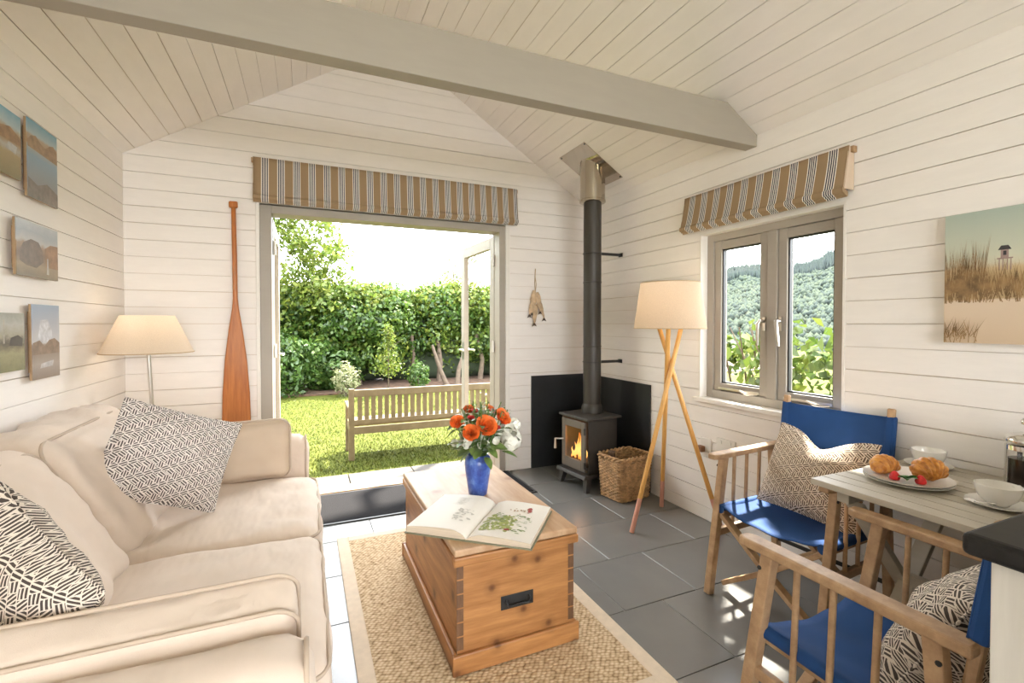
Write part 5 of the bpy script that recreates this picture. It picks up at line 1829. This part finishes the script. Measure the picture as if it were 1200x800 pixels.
for sgn, thick in ((-1, 0.030), (1, 0.022)):
    def f(u, v_):
        return (sgn * pw * u, (v_ - 0.5) * ln, page_z(u, thick))
    build('page', MB().grid(f, 20, 4, flip=sgn < 0), M['paper'], book, smooth=180, local=True)
    prof = [(sgn * pw * j / 20, page_z(j / 20, thick) - 0.0006) for j in range(21)] + [(sgn * pw * 1.0, 0.005), (0, 0.005)]
    build('page_block', MB().prism(prof, 1, -ln / 2, ln / 2), M['pageedge'], book, local=True)
    x0, x1 = sorted((0, sgn * (pw + 0.006)))
    build('cover_board', MB().box(x0, x1, -ln / 2 - 0.005, ln / 2 + 0.005, 0.0, 0.0045), M['cover'], book, local=True)
rb = random.Random(31)
INK = 0


def ink(name, mt, blobs, sgn, thick):
    mb = MB()
    global INK
    for (cx_, cy_, rx_, ry_, n_) in blobs:
        INK += 1
        vv = []
        for j in range(n_):
            a = 2 * PI * j / n_
            k = rb.uniform(0.65, 1.1)
            u, w_ = cx_ + rx_ * k * math.cos(a), cy_ + ry_ * k * math.sin(a)
            vv.append((sgn * pw * u, (w_ - 0.5) * ln, page_z(u, thick) + 0.0008 + 4e-6 * INK))
        mb.add(vv, [tuple(range(n_))])
    return build(name, mb, mt, book, local=True)


ink('printed_foliage', M['inkgreen'], [(rb.uniform(0.12, 0.60), rb.uniform(0.14, 0.55), rb.uniform(0.015, 0.06), rb.uniform(0.010, 0.035), 7) for k in range(120)], 1, 0.022)
ink('printed_stems', M['inkdark'], [(rb.uniform(0.12, 0.85), rb.uniform(0.14, 0.62), rb.uniform(0.004, 0.05), rb.uniform(0.003, 0.012), 6) for k in range(110)], 1, 0.022)
ink('printed_flower', M['inkred'], [(0.70, 0.80, 0.055, 0.05, 9), (0.72, 0.75, 0.04, 0.04, 8), (0.55, 0.20, 0.05, 0.03, 8)], 1, 0.022)
ink('printed_leaves', M['inkbrown'], [(rb.uniform(0.40, 0.72), rb.uniform(0.5, 0.78), 0.02, 0.012, 7) for k in range(16)], 1, 0.022)
ink('printed_text', M['inkgrey'], [(0.50 + 0.30 * (k % 2), 0.88 - 0.018 * (k // 2), 0.14, 0.0035, 8) for k in range(0, 26, 2)], -1, 0.030)
ink('printed_sketch', M['inkgrey'], [(rb.uniform(0.14, 0.42), rb.uniform(0.22, 0.55), rb.uniform(0.01, 0.05), rb.uniform(0.006, 0.02), 7) for k in range(45)], -1, 0.030)

# ---------------------------------------------------------------- director chairs
def make_chair(label):
    """local: +y is the way the sitter faces, x across"""
    t = thing('director_chair', (0, 0, 0), label, 'chair', group='blue canvas director chairs')
    hw = 0.255
    for s in (-1, 1):
        x = s * hw
        build('front_post', MB().bar((x, 0.275, 0.0), (x, 0.175, 0.645), 0.034, 0.036, (0, 1, 0)), M['oak'], t, local=True, bevel=0.004)
        build('rear_post', MB().bar((x, -0.255, 0.0), (x, -0.205, 0.645), 0.034, 0.036, (0, 1, 0)), M['oak'], t, local=True, bevel=0.004)
        a = MB().prism([(x - 0.027, -0.275), (x + 0.027, -0.275), (x + 0.027, 0.24), (x + 0.018, 0.265), (x - 0.018, 0.265), (x - 0.027, 0.24)], 2, 0.642, 0.668)
        build('armrest', a, M['oak'], t, local=True, bevel=0.006)
        build('side_rail', MB().bar((x, 0.215, 0.285), (x, -0.225, 0.285), 0.022, 0.034), M['oak'], t, local=True, bevel=0.003)
        for yy in (-0.10, 0.0, 0.095):
            build('spindle', MB().tube([(x, yy + 0.012, 0.29), (x, yy, 0.645)], 0.0085, 8), M['oak'], t, smooth=50, local=True)
        build('seat_rail', MB().bar((s * 0.225, 0.225, 0.385), (s * 0.225, -0.215, 0.378), 0.024, 0.034), M['oak'], t, local=True, bevel=0.004)
        build('back_upright', MB().bar((x * 0.92, -0.235, 0.40), (x * 0.92, -0.300, 0.915), 0.030, 0.022, (0, 1, 0)), M['oak'], t, local=True, bevel=0.006)
        for yy in (0.20, -0.19):
            yo = yy + 0.017 * s
            p0, p1 = Vector((-s * 0.242, yo, 0.035)), Vector((s * 0.225, yo, 0.378))
            m_ = (p0 + p1) / 2 + Vector((0, 0, -0.012))
            lg = MB().bar(p0, m_, 0.022, 0.036, (0, 1, 0)).bar(m_, p1, 0.022, 0.036, (0, 1, 0))
            build('cross_leg', lg, M['oak'], t, local=True, bevel=0.003)
        for (yy, zz) in ((0.24, 0.20), (-0.22, 0.60), (0.195, 0.60)):
            build('screw', MB().tube([(x + s * 0.016, yy, zz), (x + s * 0.020, yy, zz)], 0.006, 8), M['black'], t, local=True)
    build('steel_stretcher', MB().bar((-hw, -0.24, 0.16), (hw, -0.24, 0.16), 0.008, 0.018), M['black'], t, local=True)

    def seat(u, v_):
        x = -0.240 + 0.480 * u
        sag = 0.045 * (1 - (2 * u - 1) ** 2)
        edge = 0.010 * math.sin(PI * u) * (2 * v_ - 1)
        return (x, -0.215 + 0.44 * v_ - edge * 0.5, 0.414 - sag + 0.008 * v_ + 0.003 * math.sin(u * 19 + v_ * 9))
    st_ = build('canvas_seat', MB().grid(seat, 24, 14), M['canvas'], t, smooth=180, local=True, solid=0.004)
    for s in (-1, 1):
        build('seat_wrap', MB().tube([(s * 0.234, -0.215, 0.397), (s * 0.234, 0.225, 0.404)], 0.021, 10), M['canvas'], st_, smooth=60, local=True)

    def back(u, v_):
        x = -0.249 + 0.498 * u
        z_ = 0.665 + 0.215 * v_ - 0.010 * math.sin(PI * u) * v_
        y = -0.235 - 0.070 * (z_ - 0.40) / 0.515 + 0.017 - 0.035 * math.sin(PI * u)
        return (x, y, z_)
    bkk = build('canvas_back', MB().grid(back, 24, 10), M['canvas'], t, smooth=180, local=True, solid=0.004)
    for s in (-1, 1):
        build('back_sleeve', MB().bar((s * 0.92 * hw, -0.235 - 0.07 * 0.265 / 0.515, 0.665), (s * 0.92 * hw, -0.235 - 0.07 * 0.48 / 0.515, 0.882), 0.040, 0.034, (0, 1, 0)), M['canvas'], bkk, local=True, bevel=0.010)
    return t


ch1 = make_chair('blue canvas director chair with its back to the window wall')
ch2 = copy_tree(ch1)
ch2['label'] = 'blue canvas director chair close by the dark worktop, seen over its arm'
ch1.location = (2.06, 1.452, 0)
ch1.rotation_euler = (0, 0, R(94.5))
ch2.location = (1.450, 0.745, 0)
ch2.rotation_euler = (0, 0, R(0))

pe = pillow('scatter_cushion', 0.44, 0.40, 0.17, M['pattern3'], M['pattern3'], 'brown and cream maze print cushion on the chair by the window', 'cushion', 5, 0.075, wr=0.010)
place(pe, (2.145, 1.43, 0.60), (0.06, -1, -0.04), (0.42, 0, 0.9))
pf = pillow('scatter_cushion', 0.42, 0.40, 0.20, M['pattern2'], M['pattern2'], 'cream and dark maze print cushion on the chair by the worktop', 'cushion', 6, 0.03, wr=0.016)
place(pf, (1.46, 0.60, 0.545), (1, 0.05, 0), (-0.02, -0.45, 0.85))

# ---------------------------------------------------------------- slatted table
tb = thing('slatted_table', (2.06, 0.80, 0), 'grey painted slatted folding table against the window wall', 'table')
TX0, TX1, TY0, TY1, TZ = 1.727, 2.40, 0.455, 1.168, 0.715
ns = 10
for k in range(ns):
    a0 = TX0 + (TX1 - TX0) * k / ns
    a1 = TX0 + (TX1 - TX0) * (k + 1) / ns
    build('slat', MB().box(a0 + 0.0027, a1 - 0.0027, TY0 + 0.035, TY1, TZ - 0.022, TZ), M['tablepaint'], tb, bevel=0.002)
build('end_slat', MB().box(TX0, TX1, TY0, TY0 + 0.033, TZ - 0.022, TZ), M['tablepaint'], tb, bevel=0.002)
for y in (TY0 + 0.10, TY1 - 0.10):
    build('cross_batten', MB().box(TX0 + 0.03, TX1 - 0.02, y - 0.02, y + 0.02, TZ - 0.062, TZ - 0.0225), M['tablepaint'], tb)
for y in (TY0 + 0.14, TY1 - 0.15):
    for (xa, xb_, dy) in ((TX0 + 0.06, TX1 - 0.05, 0.0), (TX1 - 0.05, TX0 + 0.06, 0.026)):
        build('cross_leg', MB().bar((xa, y + dy, 0.0), (xb_, y + dy, TZ - 0.064), 0.024, 0.055, (0, 1, 0)), M['tablepaint'], tb, bevel=0.003)
build('stretcher', MB().box((TX0 + TX1) / 2 - 0.014, (TX0 + TX1) / 2 + 0.014, TY0 + 0.15, TY1 - 0.15, 0.29, 0.36), M['tablepaint'], tb, bevel=0.003)


def cup(x, y, z_, label, ang):
    sc_ = tag(build('saucer', MB().lathe([(0.0, 0.004), (0.035, 0.0), (0.040, 0.003), (0.076, 0.013), (0.077, 0.016), (0.042, 0.008), (0.0, 0.007)], (x, y, z_), 40), M['china'], smooth=60), 'white saucer under the ' + label, 'saucer', 'white saucers on the slatted table')
    t = thing('coffee_cup', (x, y, z_ + 0.008), 'wide white ' + label, 'cup', group='white cups on the slatted table')
    build('cup_bowl', MB().lathe([(0.0, 0.0), (0.026, 0.0), (0.030, 0.006), (0.046, 0.022), (0.054, 0.045), (0.0565, 0.062), (0.054, 0.0625), (0.051, 0.045), (0.042, 0.022), (0.0, 0.010)], (x, y, z_ + 0.008), 40), M['china'], t, smooth=60)
    c_, s_ = math.cos(ang), math.sin(ang)
    build('cup_handle', MB().tube([(x + c_ * q, y + s_ * q, z_ + 0.008 + w_) for q, w_ in ((0.052, 0.052), (0.072, 0.054), (0.080, 0.042), (0.072, 0.028), (0.048, 0.024))], 0.005, 8), M['china'], t, smooth=60)
    return t


cup(2.29, 1.065, TZ + 0.0005, 'coffee cup behind the croissants', R(10))
cup(1.995, 0.745, TZ + 0.0005, 'coffee cup nearest the dark worktop', R(-20))
sp_ = thing('teaspoon', (1.90, 0.845, TZ + 0.016), 'small steel teaspoon resting on the saucer near the worktop', 'spoon')
place(sp_, (1.942, 0.762, TZ + 0.0155), (0.25, -0.95, 0.0), (0.95, 0.25, 0.22))
build('spoon_bowl', MB().lathe([(0.0, -0.004), (0.006, -0.003), (0.009, 0.0)], (-0.028, 0, 0.002), 16, 1.6, 1.0), M['chrome'], sp_, smooth=60, local=True)
build('spoon_handle', MB().tube([(-0.014, 0, 0.001), (0.012, 0, 0.005), (0.032, 0, 0.006)], [0.002, 0.002, 0.003], 6), M['chrome'], sp_, smooth=60, local=True)

PX, PY = 2.005, 0.995
for k in range(2):
    tag(build('dinner_plate', MB().lathe([(0.0, 0.002), (0.075, 0.0), (0.080, 0.002), (0.130, 0.013), (0.131, 0.016), (0.082, 0.007), (0.0, 0.006)], (PX, PY, TZ + 0.0008 + 0.0085 * k), 48, 1.0, 1.0), M['china'], smooth=60),
        ('lower white plate of the pair under the croissants', 'upper white plate carrying the croissants and strawberries')[k], 'plate', 'stacked white plates')


def croissant(c, ang, L_, r, label, roll=0.0):
    mb = MB()
    n, m_ = 46, 14
    vv = []
    for i in range(n + 1):
        q = -1 + 2 * i / n
        a = q * 1.05
        R0 = L_ * 0.55
        cx_, cy_ = R0 * math.sin(a), R0 * (math.cos(a) - 1)
        rad = r * max(0.10, (1 - abs(q) ** 2.2) ** 0.6)
        seg = (abs(q) * 3.6) % 1.0
        rad *= 0.76 + 0.32 * math.sin(PI * seg) ** 0.7
        for j in range(m_):
            t_ = 2 * PI * j / m_
            d = Vector((math.sin(a) * math.cos(t_), math.cos(a) * math.cos(t_), math.sin(t_) * 0.92))
            vv.append(Vector((cx_, cy_, 0)) + d * rad)
    rm = Matrix.Rotation(ang, 3, 'Z') @ Matrix.Rotation(roll, 3, 'X')
    vv = [rm @ p for p in vv]
    zmin = min(p.z for p in vv)
    vv = [Vector((p.x + c[0], p.y + c[1], p.z - zmin + c[2])) for p in vv]
    fs = []
    for i in range(n):
        for j in range(m_):
            j2 = (j + 1) % m_
            fs.append((i * m_ + j, i * m_ + j2, (i + 1) * m_ + j2, (i + 1) * m_ + j))
    fs += [tuple(range(m_ - 1, -1, -1)), tuple(range(n * m_, (n + 1) * m_))]
    mb.add(vv, fs)
    return tag(build('croissant', mb, M['croissant'], smooth=180), label, 'croissant', 'croissants on the plate')


PZ = TZ + 0.017
croissant((1.985, 1.062, PZ), R(-8), 0.110, 0.034, 'golden croissant on the plate nearer the blue chair', 0.75)
croissant((2.035, 0.945, PZ), R(-28), 0.105, 0.040, 'golden croissant on the plate standing up in front of the cup', 1.15)
for k, (x, y, lb) in enumerate(((1.937, 1.000, 'larger strawberry half at the front of the plate'), (1.965, 0.935, 'strawberry half tucked under the upright croissant'))):
    s_ = thing('strawberry', (x, y, PZ), lb, 'strawberry', group='strawberries on the plate')
    build('fruit', MB().lathe([(0.0, 0.0), (0.014, 0.001), (0.017, 0.009), (0.014, 0.019), (0.007, 0.029), (0.0, 0.032)], (x, y, PZ), 14), M['straw'], s_, smooth=180)
mi = thing('mint_sprig', (1.945, 0.965, PZ), 'green mint sprig between the strawberries on the plate', 'herb')
for k in range(7):
    a = k * 0.9
    leaf_shape((1.945, 0.965, PZ + 0.006 + 0.002 * k), (math.cos(a), math.sin(a), 0.45), 0.034, 0.012, M['mint'], 'leaf', mi)

# french press
fx, fy = 2.300, 0.79
pr = thing('french_press', (fx, fy, TZ), 'glass and steel french press half full of coffee on the table', 'coffee maker')
build('glass_beaker', MB().lathe([(0.046, 0.012), (0.047, 0.165), (0.0455, 0.165), (0.0445, 0.014)], (fx, fy, TZ), 36), M['glass'], pr, smooth=60)
build('coffee', MB().lathe([(0.0, 0.015), (0.043, 0.015), (0.043, 0.105), (0.0, 0.105)], (fx, fy, TZ), 32), M['coffee'], pr, smooth=50)
fmb = MB().lathe([(0.049, 0.0), (0.050, 0.002), (0.050, 0.014), (0.048, 0.014)], (fx, fy, TZ), 36)
for k in range(4):
    a = R(35 + 90 * k)
    fmb.bar((fx + 0.0495 * math.cos(a), fy + 0.0495 * math.sin(a), TZ + 0.005), (fx + 0.0495 * math.cos(a), fy + 0.0495 * math.sin(a), TZ + 0.15), 0.014, 0.003, (math.cos(a), math.sin(a), 0))
fmb.lathe([(0.0485, 0.135), (0.051, 0.136), (0.051, 0.152), (0.0485, 0.153)], (fx, fy, TZ), 36)
build('steel_frame', fmb, M['chrome'], pr, smooth=40)
build('press_lid', MB().lathe([(0.051, 0.160), (0.054, 0.166), (0.052, 0.176), (0.042, 0.188), (0.020, 0.196), (0.0, 0.197)], (fx, fy, TZ), 36), M['chrome'], pr, smooth=60)
build('plunger', MB().tube([(fx, fy, TZ + 0.10), (fx, fy, TZ + 0.225)], 0.003, 8).lathe([(0.0, 0.222), (0.012, 0.226), (0.014, 0.236), (0.008, 0.247), (0.0, 0.249)], (fx, fy, TZ), 16), M['chrome'], pr, smooth=60)
build('press_handle', MB().tube([(fx + 0.05 * 0.6, fy - 0.05 * 0.8, TZ + 0.145), (fx + 0.085 * 0.6, fy - 0.085 * 0.8, TZ + 0.14), (fx + 0.09 * 0.6, fy - 0.09 * 0.8, TZ + 0.05), (fx + 0.05 * 0.6, fy - 0.05 * 0.8, TZ + 0.03)], 0.006, 8), M['black'], pr, smooth=60)

# ---------------------------------------------------------------- kitchen counter corner
kc = thing('kitchen_counter', (1.7, 0.0, 0), 'whitewashed kitchen counter end beside the near chair', 'counter')
build('end_panel', MB().box(1.030, 1.053, -0.25, 0.392, 0.0, 0.907), M['cabinet'], kc, bevel=0.002)
build('side_panel', MB().box(1.054, 2.395, 0.367, 0.392, 0.0, 0.907), M['cabinet'], kc, bevel=0.002)
build('side_panel', MB().box(1.054, 2.395, -0.25, -0.225, 0.0, 0.907), M['cabinet'], kc, bevel=0.002)
tag(build('worktop', MB().box(1.003, XR - 0.002, -0.28, 0.421, 0.9075, 0.945), M['worktop'], bevel=0.010, seg=3), 'dark stone worktop corner on the whitewashed counter', 'worktop')
s_ = thing('wall_socket', (1.03, 0.29, 0.68), 'pale socket plate on the end of the kitchen counter', 'socket', group='wall sockets')
build('face_plate', MB().box(1.0205, 1.0295, 0.24, 0.33, 0.635, 0.72), M['plastic'], s_, bevel=0.003)

for o in bpy.data.objects:
    n_ = o.name.split('.')[0]
    if n_ in ('foliage', 'sprig', 'woven_side', 'stakes') or n_.startswith('printed_'):
        o['kind'] = 'stuff'
